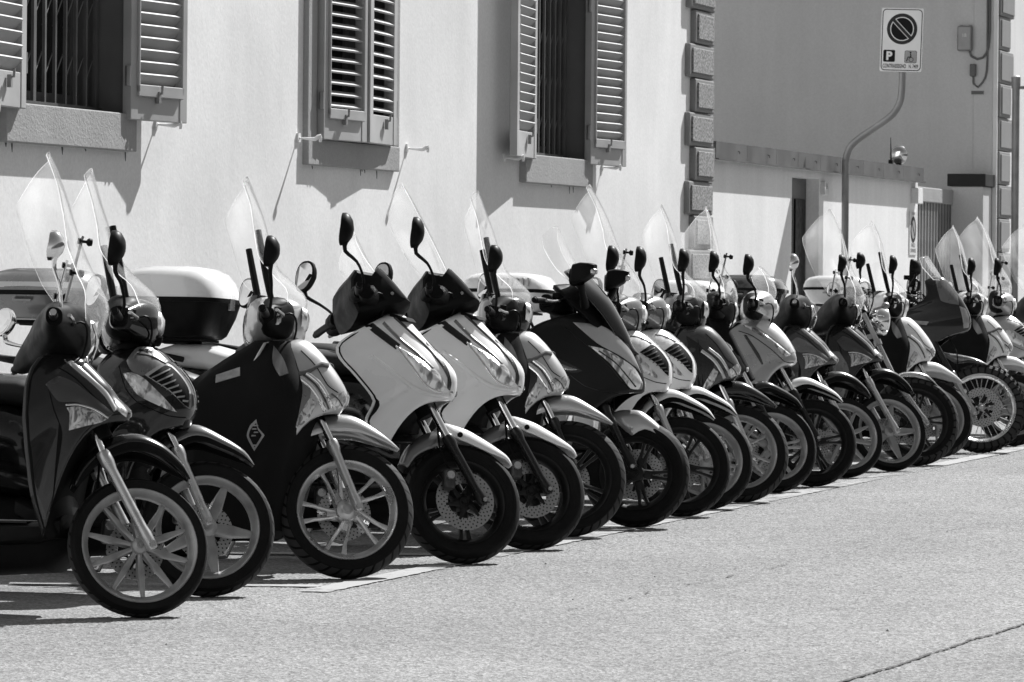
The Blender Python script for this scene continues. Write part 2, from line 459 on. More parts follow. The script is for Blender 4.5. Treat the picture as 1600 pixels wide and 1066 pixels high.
# ------------------------------------------------------------------ the setting: road, markings, pavement
YW = 8.25
def wavy(pts, wdt, z, jit=.25, step=.05):
    """a thin uneven strip laid along a path on the ground"""
    a = catmull([(x, y, 0) for x, y in pts], max(4, int(sum((Vector(p) - Vector(q)).length for p, q in zip(pts, pts[1:])) / step)))
    rows = []
    for i, p in enumerate(a):
        t = (a[min(i + 1, len(a) - 1)] - a[max(i - 1, 0)]).normalized(); s = Vector((-t.y, t.x, 0))
        o = (noise.noise(Vector((p.x * 2.1, p.y * 2, 3))) + .6 * noise.noise(Vector((p.x * 9, p.y * 9, 8)))) * wdt * jit * 3
        ww = wdt * .5 * max(.15, 1 + jit * 2.4 * noise.noise(Vector((p.x * 14, p.y * 14, 1))) + jit * 1.2 * noise.noise(Vector((p.x * 47, p.y * 47, 2)))); o += wdt * jit * .9 * noise.noise(Vector((p.x * 31, p.y * 31, 6)))
        rows.append([p + s * (o - ww) + Vector((0, 0, z)), p + s * (o + ww) + Vector((0, 0, z))])
    return grid(rows)
road = put('road', ([(-400, -1500, 0), (1500, -1500, 0), (1500, 1500, 0), (-400, 1500, 0)], [(0, 1, 2, 3)]), 'asphalt', smooth=False)
tag(road, kind='structure')
road.location.z = -.006
import numpy as np
def aggregate():
    rng_ = np.random.default_rng(3); dx, dy = .011, .0085
    xs_ = np.arange(11.6, 34.5, dx); ys_ = np.arange(1.7, 6.3, dy); nx, ny = len(xs_), len(ys_)
    h = rng_.normal(0, 1, (nx, ny)); h = h * .75 + .25 * (np.roll(h, 1, 0) + np.roll(h, 1, 1))
    big = rng_.normal(0, 1, (nx // 40 + 2, ny // 40 + 2)).repeat(40, 0).repeat(40, 1)[:nx, :ny]
    lo = 2.1 + (xs_ - 12.5) * .168 - .25                 # right-hand limit of the view across the road
    X, Y = np.meshgrid(xs_ + 0, ys_, indexing='ij'); keep = Y >= lo[:, None]
    X = X + rng_.uniform(-.35, .35, X.shape) * dx; Y = Y + rng_.uniform(-.35, .35, Y.shape) * dy
    Z = -.0012 + np.clip(h, -2.2, 1.6) * .00125
    idx = -np.ones((nx, ny), int); idx[keep] = np.arange(keep.sum())
    q = keep[:-1, :-1] & keep[1:, :-1] & keep[1:, 1:] & keep[:-1, 1:]
    F_ = np.stack([idx[:-1, :-1][q], idx[1:, :-1][q], idx[1:, 1:][q], idx[:-1, 1:][q]], 1)
    V_ = np.stack([X[keep], Y[keep], Z[keep]], 1)
    me = bpy.data.meshes.new('road_aggregate'); me.vertices.add(len(V_)); me.vertices.foreach_set('co', V_.ravel())
    me.loops.add(F_.size); me.loops.foreach_set('vertex_index', F_.ravel()); me.polygons.add(len(F_))
    me.polygons.foreach_set('loop_start', np.arange(0, F_.size, 4)); me.update(calc_edges=True); me.materials.append(MATS['asphalt'])
    o = bpy.data.objects.new('road_aggregate', me); COL.objects.link(o); o.parent = road; o.location.z = .006; o['kind'] = 'stuff'
    print('aggregate quads', len(F_))
aggregate()
def worn_strip(x0, y0, x1, y1, wdt, seed):
    """painted line with chipped, uneven edges"""
    d = Vector((x1 - x0, y1 - y0, 0)); L = d.length; d.normalize(); s = Vector((-d.y, d.x, 0)); n = max(6, int(L / .035)); rows = []
    for i in range(n + 1):
        p = Vector((x0, y0, .004)) + d * (L * i / n)
        e1 = .014 * noise.noise(Vector((i * .45, seed, 0))) + .008 * noise.noise(Vector((i * 1.7, seed, 5)))
        e2 = .014 * noise.noise(Vector((i * .45, seed, 9))) + .008 * noise.noise(Vector((i * 1.7, seed, 15)))
        rows.append([p - s * (wdt / 2 + e1), p + s * (wdt / 2 + e2)])
    return grid(rows)
mk = tag(put('bay_marking', worn_strip(15.75, 5.80, 60, 5.76, .13, 1), 'line_paint', smooth=False), kind='structure')
for i, x in enumerate((15.95, 18.0, 20.4, 22.9, 25.45, 28.1, 30.9)):
    tag(put('bay_marking', worn_strip(x + .10, 5.87, x - .26, 7.1, .10, 20 + i), 'line_paint', smooth=False), kind='structure')
tag(put('road_seam', wavy([(11.0, 3.06), (13.11, 2.96), (15.42, 2.84), (19, 2.72), (25, 2.6)], .012, .004, .55, .012), 'tar', smooth=False), kind='structure')
x = 15.3
while x < 21.5:
    L_ = random.uniform(.12, .5); y = lambda q: 4.57 - (q - 15.6) * .062 + .05 * noise.noise(Vector((q * 1.3, 0, 4)))
    tag(put('road_crack', wavy([(x, y(x)), (x + L_ * .5, y(x + L_ * .5)), (x + L_, y(x + L_))], random.uniform(.003, .007), .004, .8, .015), 'tar', smooth=False), kind='structure')
    x += L_ + random.uniform(.05, .45)
grit = []
for i in range(70):
    gx, gy = random.uniform(12, 34), random.uniform(3.2, 6.4); r_ = random.uniform(.003, .008)
    grit.append(xform(([(r_, 0, 0), (-r_ * .6, r_ * .8, 0), (-r_ * .5, -r_ * .9, 0), (0, 0, r_ * .8)], [(0, 1, 3), (1, 2, 3), (2, 0, 3)]), T((gx, gy, .001)) @ RZ(random.uniform(0, 360))))
tag(put('road_grit', join(*grit), 'rust', smooth=False), 'loose dark grit scattered on the road by the parking bays', 'grit', kind='stuff')
pave = tag(put('pavement', box(-5, 80, 7.85, 8.24, -.1, .12), 'concrete', smooth=False, bevel=.01), kind='structure')
tag(put('kerb', box(-5, 80, 7.72, 7.848, -.1, .125), 'concrete', smooth=False, bevel=.015), kind='structure')

# unseen house fronts, added to block the bright horizon and darken the paintwork's reflections
def terrace(x0, y0, x1, y1, h, name='unseen_terrace'):
    d = Vector((x1 - x0, y1 - y0, 0)); L = d.length
    M = T((x0, y0, 0)) @ Matrix.Rotation(math.atan2(d.y, d.x), 4, 'Z')
    hs = [(x, x + 1.1, z, z + 1.7) for z in (1.4, 4.2) for x in [2 + 3.2 * k for k in range(int(L / 3.2) - 1)]]
    o = tag(put(name, join(box(0, L, 0, 6, 0, h)), 'terrace_plaster', None, M, smooth=False), kind='structure')
    put('windows', join(*[box(a, b, -.02, .03, c, e) for a, b, c, e in hs]), 'dark_room', o, smooth=False)['kind'] = 'stuff'
plaster('terrace_plaster', .30, .08, .1, .05)
terrace(70, -11, -46, -11, 6.5)
terrace(-46, -9, -46, 16, 10)

# ------------------------------------------------------------------ corner building with three shuttered windows
bld = tag(empty('corner_building', T((20, YW, 0))), 'pale plastered corner building with louvred shutters and rusticated quoins, behind the scooters', 'building')
IB = T((20, YW, 0)).inverted()
def bput(name, gm, m, parent=bld, **k):
    return put(name, xform(gm, IB), m, parent, **k) if parent is bld else put(name, gm, m, parent, **k)
WIN = [(18.14, 19.53, 2.085), (22.33, 23.62, 2.05), (26.40, 27.76, 2.085)]
def wall_holes(x0, x1, z0, z1, holes, y, t):
    """wall slab with rectangular openings, reveals included"""
    xs = sorted({x0, x1} | {h[0] for h in holes} | {h[1] for h in holes}); zs = sorted({z0, z1} | {h[2] for h in holes} | {h[3] for h in holes})
    gs = []
    def solid(xa, za): return not any(h[0] < xa < h[1] and h[2] < za < h[3] for h in holes)
    for a, b in zip(xs, xs[1:]):
        run = None
        for c, d in zip(zs, zs[1:]):
            if solid((a + b) / 2, (c + d) / 2): gs.append(([(a, y, c), (b, y, c), (b, y, d), (a, y, d)], [(0, 1, 2, 3)]))
    for h in holes:
        gs.append(([(h[0], y, h[2]), (h[0], y, h[3]), (h[0], y + t, h[3]), (h[0], y + t, h[2])], [(0, 1, 2, 3)]))
        gs.append(([(h[1], y, h[2]), (h[1], y + t, h[2]), (h[1], y + t, h[3]), (h[1], y, h[3])], [(0, 1, 2, 3)]))
        gs.append(([(h[0], y, h[2]), (h[0], y + t, h[2]), (h[1], y + t, h[2]), (h[1], y, h[2])], [(0, 1, 2, 3)]))
        gs.append(([(h[0], y, h[3]), (h[1], y, h[3]), (h[1], y + t, h[3]), (h[0], y + t, h[3])], [(0, 1, 2, 3)]))
    return join(*gs)
ZT = 3.85
bput('wall', join(wall_holes(-45, 31.15, 0, 8, [(a, b, c, ZT) for a, b, c in WIN], YW, .28),
                  ([(31.15, YW, 0), (31.15, 16, 0), (31.15, 16, 8), (31.15, YW, 8)], [(0, 1, 2, 3)]),
                  ([(-45, YW, 8), (31.15, YW, 8), (31.15, 16, 8), (-45, 16, 8)], [(0, 1, 2, 3)])), 'wall_plaster', smooth=False)
# surrounds, sills, windows
for i, (a, b, c) in enumerate(WIN):
    o_ = .15 if i == 1 else .10
    for nm, gm in (('stone_surround', box(a - o_, a, YW - .032, YW + .02, c, ZT + .2)), ('stone_surround', box(b, b + o_, YW - .032, YW + .02, c, ZT + .2)), ('lintel', box(a, b, YW - .03, YW + .02, ZT, ZT + .2))):
        bput(nm, gm, 'sill_stone', smooth=False, bevel=.005)
    bput('reveal', box(a - .002, a + .004, YW - .02, YW + .26, c, ZT), 'reveal_paint', smooth=False); bput('reveal', box(b - .004, b + .002, YW - .02, YW + .26, c, ZT), 'reveal_paint', smooth=False)
    bput('sill', box(a - o_, b + o_, YW - (.036 if i == 1 else .05), YW + .27, c - .19 if i != 1 else c - .15, c), 'sill_stone', smooth=False, bevel=.006)
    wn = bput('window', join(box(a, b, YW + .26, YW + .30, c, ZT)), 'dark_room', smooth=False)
    L_ = T((a, YW + .2, c))
    def W(nm, gm, m, **k): return put(nm, xform(gm, IB), m, wn, **k)
    for x in (a + .02, (a + b) / 2 - .04, b - .10): W('casement_bar', box(x, x + .08, YW + .235, YW + .262, c, ZT), 'window_frame_paint', smooth=False)
    W('casement_bar', box(a, b, YW + .23, YW + .262, c + .002, c + .09), 'window_frame_paint', smooth=False)
    W('pane', box(a + .09, (a + b) / 2 - .04, YW + .248, YW + .252, c + .09, ZT), 'window_glass', smooth=False); W('pane', box((a + b) / 2 + .04, b - .09, YW + .248, YW + .252, c + .09, ZT), 'window_glass', smooth=False)
    W('curtain_hem', box(a + .12, (a + b) / 2 - .08, YW + .253, YW + .258, c + .09, c + .15), 'concrete', smooth=False)
    if i != 1:
        nb = 11; yb = YW + .115; gs = []
        for k in range(nb):
            x = a + .06 + (b - a - .12) * k / (nb - 1)
            r = .016 if k in (4, 10, 0) else .0095
            W('grille_bar', box(x - r, x + r, yb - .008, yb + .008, c + .01, ZT), 'iron_grille', smooth=False)
            if k < nb - 1:
                x2 = a + .06 + (b - a - .12) * (k + 1) / (nb - 1)
                for q in range(6):
                    zz = c + .12 + q * .29
                    gs += [tube([(x, yb + .012, zz), (x2, yb + .012, zz + .16)], .004, 5)]
        tag(W('scissor_links', join(*gs), 'iron_grille'), kind='stuff')
        W('grille_bar', box(a, b, yb - .012, yb + .012, c + .0, c + .03), 'iron_grille', smooth=False)
# shutters, each leaf a frame with its own slats
def shutter(hx, fx, z0, z1, yh, yf, flip, sp, name='shutter'):
    w_ = abs(fx - hx); s = 1 if fx > hx else -1; th = .05
    ang = math.atan2((yf - yh), (fx - hx))
    M = IB @ T((hx, yh, z0)) @ Matrix.Rotation(ang, 4, 'Z')
    h = z1 - z0; st = .075; br = .17
    fr = join(box(0, st, -th / 2, th / 2, 0, h), box(w_ - st, w_, -th / 2, th / 2, 0, h), box(st, w_ - st, -th / 2 + .004, th / 2 - .004, 0, br), box(st, w_ - st, -th / 2 + .004, th / 2 - .004, h - .1, h),
              box(st - .016, st, -th / 2 - .014, -th / 2 + .002, br - .03, h), box(w_ - st, w_ - st + .016, -th / 2 - .014, -th / 2 + .002, br - .03, h), box(st - .016, w_ - st + .016, -th / 2 - .014, -th / 2 + .002, br - .05, br + .01))
    f = put(name, fr, 'shutter_paint', bld, M, smooth=False, bevel=.004)
    n = int((h - br - .1) / sp)
    sw_ = .025 if flip else .042
    sl_ = lambda: box(0, w_ - 2 * st, -sw_, sw_, -.0055, .0055)
    sgn = -1 if ang > 1.6 or ang < -1.6 else 1
    for k in range(n):
        tilt = (30 if flip else -48) * sgn + random.uniform(-1.5, 1.5)
        put('slat', sl_, 'shutter_paint', f, T((st, 0, br + .035 + k * sp)) @ RX(tilt), key='slat%.3f%d' % (w_, flip), smooth=False)
    for zz in (.22, h * .6):
        put('hinge', lathe_z([(.0, -.05), (.014, -.05), (.014, .05), (0, .05)], 10), 'galvanised', f, T((-.01, -.012 * sgn, zz)))
    put('latch', join(tube([(0, 0, 0), (0, -.03, .0), (0, -.032, .04)], .007, 6), box(-.012, .012, -.02, 0, -.05, .01)), 'galvanised', f, T((w_ * .45, (-th / 2 - .002) * sgn, .14)) @ (RZ(180) if sgn < 0 else Matrix()))
    return f
shutter(19.49, 20.08, 2.055, 3.9, YW - .05, YW - .12, False, .0625)
shutter(18.18, 17.56, 2.055, 3.9, YW - .06, YW - .12, False, .0625)
shutter(22.34, 22.97, 2.05, 3.84, YW - .045, YW - .085, True, .0655)
shutter(23.61, 22.985, 2.05, 3.84, YW - .045, YW - .095, True, .0655)
shutter(26.44, 25.78, 2.055, 3.9, YW - .05, YW - .12, False, .0625)
shutter(27.72, 28.38, 2.055, 3.9, YW - .05, YW - .12, False, .0625)
for x in (17.75, 20.0, 22.1, 24.0, 25.95, 28.25):
    h = put('shutter_hook', join(tube([(0, .01, 0), (0, -.10, -.008), (.006, -.118, .004), (.012, -.128, .012), (.02, -.13, -.004), (.022, -.128, -.025)], [.006, .006, .009, .012, .012, .008], 8, 16), box(-.02, .02, -.012, .004, -.025, .025)), 'porcelain', bld, IB @ T((x, YW, 2.05)), key='shutter_hook')
# rusty runs under the sills, small plaster chips
for i in range(14):
    a, b, c = WIN[i % 3]; x = random.uniform(a - .1, b + .1); zz = c - (.152 if i % 3 == 1 else .192); hgt = random.uniform(.01, .05)
    pts = [(x - .006 - .008 * random.random(), zz), (x + .012 * random.random(), zz), (x + .006, zz - hgt * .5), (x + .002, zz - hgt), (x - .003, zz - hgt * .6)]
    bput('rust_run', prism(pts, YW - .0025, YW + .004), 'rust', smooth=False)
# quoin stones
def quoin(parent, Minv, x0, x1, y, z0, z1, m1='quoin_smooth', m2='quoin_rough', ret=.5):
    q = put('quoin_stone', xform(box(x0, x1, y - .045, y + .35, z0 + .004, z1 - .004), Minv), m1, parent, smooth=False, bevel=.012)
    q.location.y += random.uniform(-.006, .006); fx = .055
    put('rough_face', xform(box(x0 + fx, x1 - fx * .9, y - .058, y - .03, z0 + .035, z1 - .035), Minv), m2, q, smooth=False, bevel=.006)
k = 0; z = .18
while z < 4.2:
    quoin(bld, IB, 30.47 if k % 2 == 0 else 30.62, 31.19, YW, z, z + .2615); z += .2615; k += 1

# ------------------------------------------------------------------ low yard wall with zinc coping
lw = tag(empty('yard_wall', T((35, YW, 0))), 'low plastered yard wall with zinc coping and a narrow doorway', 'wall')
IL = T((35, YW, 0)).inverted()
def lput(nm, gm, m, parent=lw, **k): return put(nm, xform(gm, IL), m, parent, **k)
DX0, DX1 = 33.93, 34.92
lput('wall', join(box(31.2, DX0, YW, YW + .3, 0, 2.19), box(DX1, 39.0, YW, YW + .3, 0, 2.19), box(DX0, DX1, YW, YW + .3, 2.125, 2.19)), 'low_wall_plaster', smooth=False)
dr = lput('door', box(DX0, DX1, YW + .115, YW + .16, 0, 2.125), 'window_frame_paint', smooth=False)
for x in (DX0 + .1, DX0 + .55): lput('door_panel', box(x, x + .36, YW + .10, YW + .118, .3, 1.95), 'black_plastic', dr, smooth=False, bevel=.008)
xs = [31.22, 32.2, 33.17, 33.93, 34.75, 35.5, 36.4, 37.25, 38.1, 39.03]
for i, (a, b) in enumerate(zip(xs, xs[1:])):
    c_ = lput('coping_sheet', join(box(a + .003, b - .003, YW - .052, YW - .046, 2.2, 2.325), box(a + .003, b - .003, YW - .075, YW - .046, 2.190, 2.2), box(a + .003, b - .003, YW - .052, YW + .35, 2.325, 2.331)), 'zinc_coping', smooth=False)
    lput('screw', tube([((a + b) / 2 + .2, YW - .052, 2.27), ((a + b) / 2 + .2, YW - .066, 2.268), ((a + b) / 2 + .2, YW - .066, 2.25)], .004, 6), 'rust', c_)

def text_geo(body, size, ext=0.0, bold=0.0, fit=None):
    cu = bpy.data.curves.new('lettering', 'FONT'); cu.body = body; cu.size = size; cu.align_x = 'CENTER'; cu.align_y = 'CENTER'; cu.extrude = ext; cu.offset = bold
    o = bpy.data.objects.new('lettering', cu); COL.objects.link(o); dg = bpy.context.evaluated_depsgraph_get()
    me = bpy.data.meshes.new_from_object(o.evaluated_get(dg)); bpy.data.objects.remove(o)
    out = [tuple(v.co) for v in me.vertices], [tuple(p.vertices) for p in me.polygons]
    if fit:
        xs_ = [p[0] for p in out[0]]; ys_ = [p[1] for p in out[0]]; kx = fit[0] / (max(xs_) - min(xs_)); ky = fit[1] / (max(ys_) - min(ys_)); ox, oy = (max(xs_) + min(xs_)) / 2, (max(ys_) + min(ys_)) / 2
        out = [((x - ox) * kx, (y - oy) * ky, z) for x, y, z in out[0]], out[1]
    return out
FACE_FRONT = Matrix(((1, 0, 0, 0), (0, 0, -1, 0), (0, 1, 0, 0), (0, 0, 0, 1)))   # text on a wall that faces -Y
FACE_SIDE = Matrix(((0, 0, -1, 0), (-1, 0, 0, 0), (0, 1, 0, 0), (0, 0, 0, 1)))   # text on a panel that faces -X
def disc(r, n=40, r0=0):
    if r0:
        rows = [[(rr * math.cos(2 * math.pi * k / n), rr * math.sin(2 * math.pi * k / n), 0) for k in range(n)] for rr in (r0, r)]
        return grid(rows, True)
    return [(r * math.cos(2 * math.pi * k / n), r * math.sin(2 * math.pi * k / n), 0) for k in range(n)], [tuple(range(n))]
def rrect(w_, h_, r, n=6):
    p = []
    for cx, cy, a0 in ((w_ / 2 - r, h_ / 2 - r, 0), (-w_ / 2 + r, h_ / 2 - r, 90), (-w_ / 2 + r, -h_ / 2 + r, 180), (w_ / 2 - r, -h_ / 2 + r, 270)):
        for k in range(n + 1): t = R_(a0 + 90 * k / n); p.append((cx + r * math.cos(t), cy + r * math.sin(t), 0))
    return p
def slab(pts, t):
    n = len(pts); v = [(x, y, z) for x, y, z in pts] + [(x, y, z + t) for x, y, z in pts]
    return v, [tuple(range(n - 1, -1, -1)), tuple(range(n, 2 * n))] + [(i, (i + 1) % n, (i + 1) % n + n, i + n) for i in range(n)]
def slash_half(r, s, cut, n=24):
    """segment of a disc on one side of a diagonal band"""
    a0 = math.asin(cut / r); pts = []
    for k in range(n + 1):
        t = a0 + (math.pi - 2 * a0) * k / n; pts.append((r * math.cos(t), s * r * math.sin(t), 0))
    c, sn = math.cos(R_(-45)), math.sin(R_(-45))
    return [(x * c - y * sn, x * sn + y * c, z) for x, y, z in pts]
# house number and driveway plate on the wall
pl = tag(put('number_plate', slab(rrect(.16, .115, .008), .035), 'sign_white', None, T((35.06, YW - .001, 2.05)) @ FACE_FRONT, smooth=False), 'small white house number plate beside the narrow doorway', 'plate')
put('lettering', xform(text_geo('51', .065), T((0, .015, .0365))), 'sign_black', pl, smooth=False)
mb = tag(put('meter_box', slab(rrect(.22, .15, .01), .07), 'porcelain', None, T((38.80, YW - .001, 2.06)) @ FACE_FRONT, smooth=False, bevel=.006), 'small white box near the end of the yard wall above the driveway plate', 'box')
dp = tag(put('driveway_plate', slab(rrect(.32, .41, .01), .006), 'sign_white', None, T((38.77, YW - .002, 1.705)) @ FACE_FRONT, smooth=False), 'white no-parking driveway plate on the end of the yard wall', 'sign')
DPZ = .0075
put('red_ring', xform(disc(.125, 32), T((0, .035, DPZ))), 'sign_dark', dp, smooth=False)
for s in (1, -1): put('blue_field', ([(x, y + .035, DPZ + .0008) for x, y, z in slash_half(.088, s, .014)], [tuple(range(25))]), 'sign_grey', dp, smooth=False)
put('lettering', xform(text_geo('PASSO', .055), T((0, -.115, DPZ))), 'sign_black', dp, smooth=False)
put('lettering', xform(text_geo('CARRABILE', .05), T((0, -.165, DPZ))), 'sign_black', dp, smooth=False)
put('lettering', xform(text_geo('COMUNE', .03), T((0, .185, DPZ))), 'sign_black', dp, smooth=False)

# lamp and aerial on the coping
lp = tag(empty('coping_lamp', T((38.42, YW + .06, 2.331))), 'round bulkhead lamp on the coping of the yard wall', 'lamp')
put('globe', lathe([(.0, -.07), (.05, -.06), (.075, -.03), (.082, 0), (.075, .03), (.05, .06), (0, .07)], 24), 'porcelain', lp, T((0, 0, .105)) @ RZ(70))
put('rim', lathe([(.086, -.012), (.094, 0), (.086, .03), (.06, .06), (.0, .072)], 24), 'chrome', lp, T((0, 0, .105)) @ RZ(70))
put('foot', lathe_z([(.03, 0), (.03, .012), (.012, .018), (.012, .04)], 12), 'black_plastic', lp)
ae = tag(empty('aerial', T((38.07, YW + .06, 2.331))), 'thin black aerial on the coping beside the round lamp', 'aerial')
put('base', box(-.03, .03, -.02, .02, 0, .05), 'black_plastic', ae, smooth=False, bevel=.006)
put('rod', tube([(0, 0, .05), (-.005, 0, .13), (-.02, 0, .26)], [.009, .006, .003], 6), 'black_plastic', ae)

# gate with upright slats and the pier beside it
gt = tag(empty('yard_gate', T((40.7, 8.62, 0))), 'dark slatted metal gate at the end of the yard wall', 'gate')
IG = T((40.7, 8.62, 0)).inverted()
put('top_rail', xform(box(39.02, 42.5, 8.58, 8.66, 2.04, 2.19), IG), 'sill_stone', gt, smooth=False, bevel=.01)
put('gate_backing', xform(box(39.02, 42.5, 8.66, 8.67, .1, 2.04), IG), 'black_matt', gt, smooth=False)
for k in range(24):
    x = 39.06 + k * .145
    put('slat', lambda: box(-.042, .042, -.012, .012, .12, 2.04), 'galvanised', gt, IG @ T((x, 8.62, 0)), key='gate_slat', smooth=False)
pr = tag(empty('gate_pier', T((42.55, 8.44, 0))), 'grey gate pier with a dark cap, in front of the tall flank wall', 'pier')
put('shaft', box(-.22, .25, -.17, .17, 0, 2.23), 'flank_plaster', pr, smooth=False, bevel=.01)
put('cap', box(-.25, .252, -.2, .2, 2.231, 2.36), 'sign_dark', pr, smooth=False, bevel=.006)

# ------------------------------------------------------------------ next building: shaded flank wall and sunlit street front
nb_ = tag(empty('neighbour_building', T((46, YW, 0))), 'tall neighbouring building with a blank grey flank wall in shade', 'building')
IN = T((46, YW, 0)).inverted()
def nput(nm, gm, m, parent=nb_, **k): return put(nm, xform(gm, IN), m, parent, **k)
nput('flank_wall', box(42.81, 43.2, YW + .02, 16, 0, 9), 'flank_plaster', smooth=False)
nput('street_front', box(42.83, 70, YW - .012, YW + .019, 0, 9), 'facade_plaster', smooth=False)
nput('corner_bead', box(42.795, 42.829, YW - .03, YW + .015, .4, 8.8), 'sign_white', smooth=False)
nput('panel_joint', box(42.806, 42.8095, 8.475, 8.482, 2.4, 9), 'flank_plaster', smooth=False)
k = 0; z = .15
while z < 5:
    quoin(nb_, IN, 42.86, 43.62 if k % 2 else 43.45, YW, z, z + .352, 'quoin_smooth', 'quoin_smooth'); z += .352; k += 1
eb = tag(empty('electric_box', T((42.81, 8.56, 3.65))), 'grey electric box high on the flank wall', 'electric box')
put('cover', box(-.09, -.002, -.075, .075, 0, .26), 'galvanised', eb, smooth=False, bevel=.015)
put('lug', join(box(-.04, -.01, -.06, -.035, .26, .275), box(-.04, -.01, .035, .06, .26, .275)), 'galvanised', eb, smooth=False)
put('lettering', xform(text_geo('18', .05), T((-.0915, .0, .16)) @ FACE_SIDE), 'sign_white', eb, smooth=False)
jb = tag(empty('junction_box', T((42.81, 8.475, 3.385))), 'small dark junction box below the electric box on the flank wall', 'electric box')
put('cover', box(-.06, -.002, -.03, .03, 0, .13), 'cable', jb, smooth=False, bevel=.008)
put('nameplate', box(-.012, -.002, -.11, .02, -.185, -.15), 'cable', jb, smooth=False)
cb = tag(put('wall_cables', join(tube([(42.795, 8.31, 6), (42.795, 8.305, 4.2), (42.79, 8.31, 3.78), (42.79, 8.34, 3.62), (42.79, 8.42, 3.565), (42.79, 8.5, 3.60), (42.79, 8.52, 3.66)], .012, 6, 40),
     tube([(42.795, 8.335, 6), (42.795, 8.33, 4.1), (42.79, 8.33, 3.5), (42.79, 8.36, 3.35), (42.79, 8.43, 3.27), (42.79, 8.47, 3.3), (42.79, 8.475, 3.39)], .010, 6, 40)), 'cable'), 'grey cables looping down the flank wall past the electric boxes', 'cable')

# ------------------------------------------------------------------ bent sign post with no-parking sign
sp_ = tag(empty('parking_sign', T((35.36, 8.12, 0))), 'no-parking sign for a disabled bay on a bent grey pole', 'sign')
IS = T((35.36, 8.12, 0)).inverted()
sh = random.uniform
put('pole', xform(tube([(35.36, 8.12, 0), (35.36, 8.12, 1.2), (35.36, 8.12, 2.2), (35.36, 8.118, 2.30), (35.36, 8.09, 2.40), (35.36, 8.01, 2.485), (35.36, 7.76, 2.655), (35.36, 7.69, 2.72), (35.36, 7.642, 2.81), (35.36, 7.628, 2.92), (35.36, 7.624, 3.07), (35.36, 7.62, 3.55)], .032, 14, 70), IS), 'galvanised', sp_)
PM = IS @ T((35.318, 7.624, 3.34)) @ RX(1.8) @ FACE_SIDE
pan = put('panel', slab(rrect(.375, .555, .012), -.004), 'galvanised', sp_, PM, smooth=False)
def S(nm, gm, m, dz): return put(nm, xform(gm, T((0, 0, dz))), m, pan, smooth=False)
S('plate_face', (rrect(.371, .551, .012), [tuple(range(28))]), 'sign_white', .001)
S('border', grid([rrect(.352, .532, .035) + rrect(.352, .532, .035)[:1], rrect(.338, .518, .029) + rrect(.338, .518, .029)[:1]]), 'sign_black', .0016)
S('ring', xform(disc(.134, 48), T((0, .095, 0))), 'sign_dark', .0016)
for s in (1, -1):
    S('white_edge', ([(x, y + .095, z) for x, y, z in slash_half(.104, s, .014)], [tuple(range(25))]), 'sign_white', .0022)
    S('field', ([(x, y + .095, z) for x, y, z in [(a * .985, b * .985, c) for a, b, c in slash_half(.098, s, .0195)]], [tuple(range(25))]), 'sign_black', .0028)
S('parking_field', ([(x - .105, y - .14, z) for x, y, z in rrect(.104, .104, .012)], [tuple(range(28))]), 'sign_black', .0016)
S('lettering', xform(text_geo('P', .1, 0, .004, (.052, .076)), T((-.103, -.139, 0))), 'sign_white', .0022)
S('wheelchair_border', ([(x + .085, y - .145, z) for x, y, z in rrect(.108, .108, .014)], [tuple(range(28))]), 'sign_black', .0016)
S('wheelchair_field', ([(x + .085, y - .145, z) for x, y, z in rrect(.102, .102, .012)], [tuple(range(28))]), 'sign_grey', .0022)
S('wheelchair_symbol', join(xform(disc(.021, 20, .016), T((.09, -.168, 0))), xform(disc(.008, 12), T((.083, -.108, 0))),
     ([(.079, -.118, 0), (.089, -.118, 0), (.092, -.148, 0), (.082, -.148, 0)], [(0, 1, 2, 3)]), ([(.085, -.142, 0), (.085, -.150, 0), (.058, -.152, 0), (.058, -.144, 0)], [(0, 1, 2, 3)]),
     ([(.066, -.146, 0), (.058, -.146, 0), (.046, -.182, 0), (.055, -.184, 0)], [(0, 1, 2, 3)])), 'sign_black', .0028)
S('lettering', xform(text_geo('CONTRASSEGNO', .06, 0, .0010, (.205, .036)), T((-.056, -.226, 0))), 'sign_black', .0022)
S('lettering', xform(text_geo('N. 7409', .06, 0, .0008, (.082, .034)), T((.113, -.227, 0))), 'sign_black', .0022)
put('clamp', xform(box(35.325, 35.40, 7.58, 7.67, 3.2, 3.24), IS), 'galvanised', sp_, smooth=False)
p2 = tag(empty('street_pole', T((42.4, 7.95, 0))), 'dark grey street pole in front of the far facade', 'pole')
put('shaft', tube([(0, 0, 0), (0, 0, 1.5), (0, 0, 3.34)], .04, 12), 'galvanised', p2)
put('cap', lathe_z([(.048, 3.24), (.048, 3.36), (.02, 3.375)], 12), 'galvanised', p2)
put('arm', tube([(0, 0, 3.25), (.0, -.3, 3.25)], .018, 8), 'galvanised', p2)
put('sign_panel', box(-.05, -.04, -.75, -.14, 2.5, 3.5), 'galvanised', p2, smooth=False, bevel=.002)

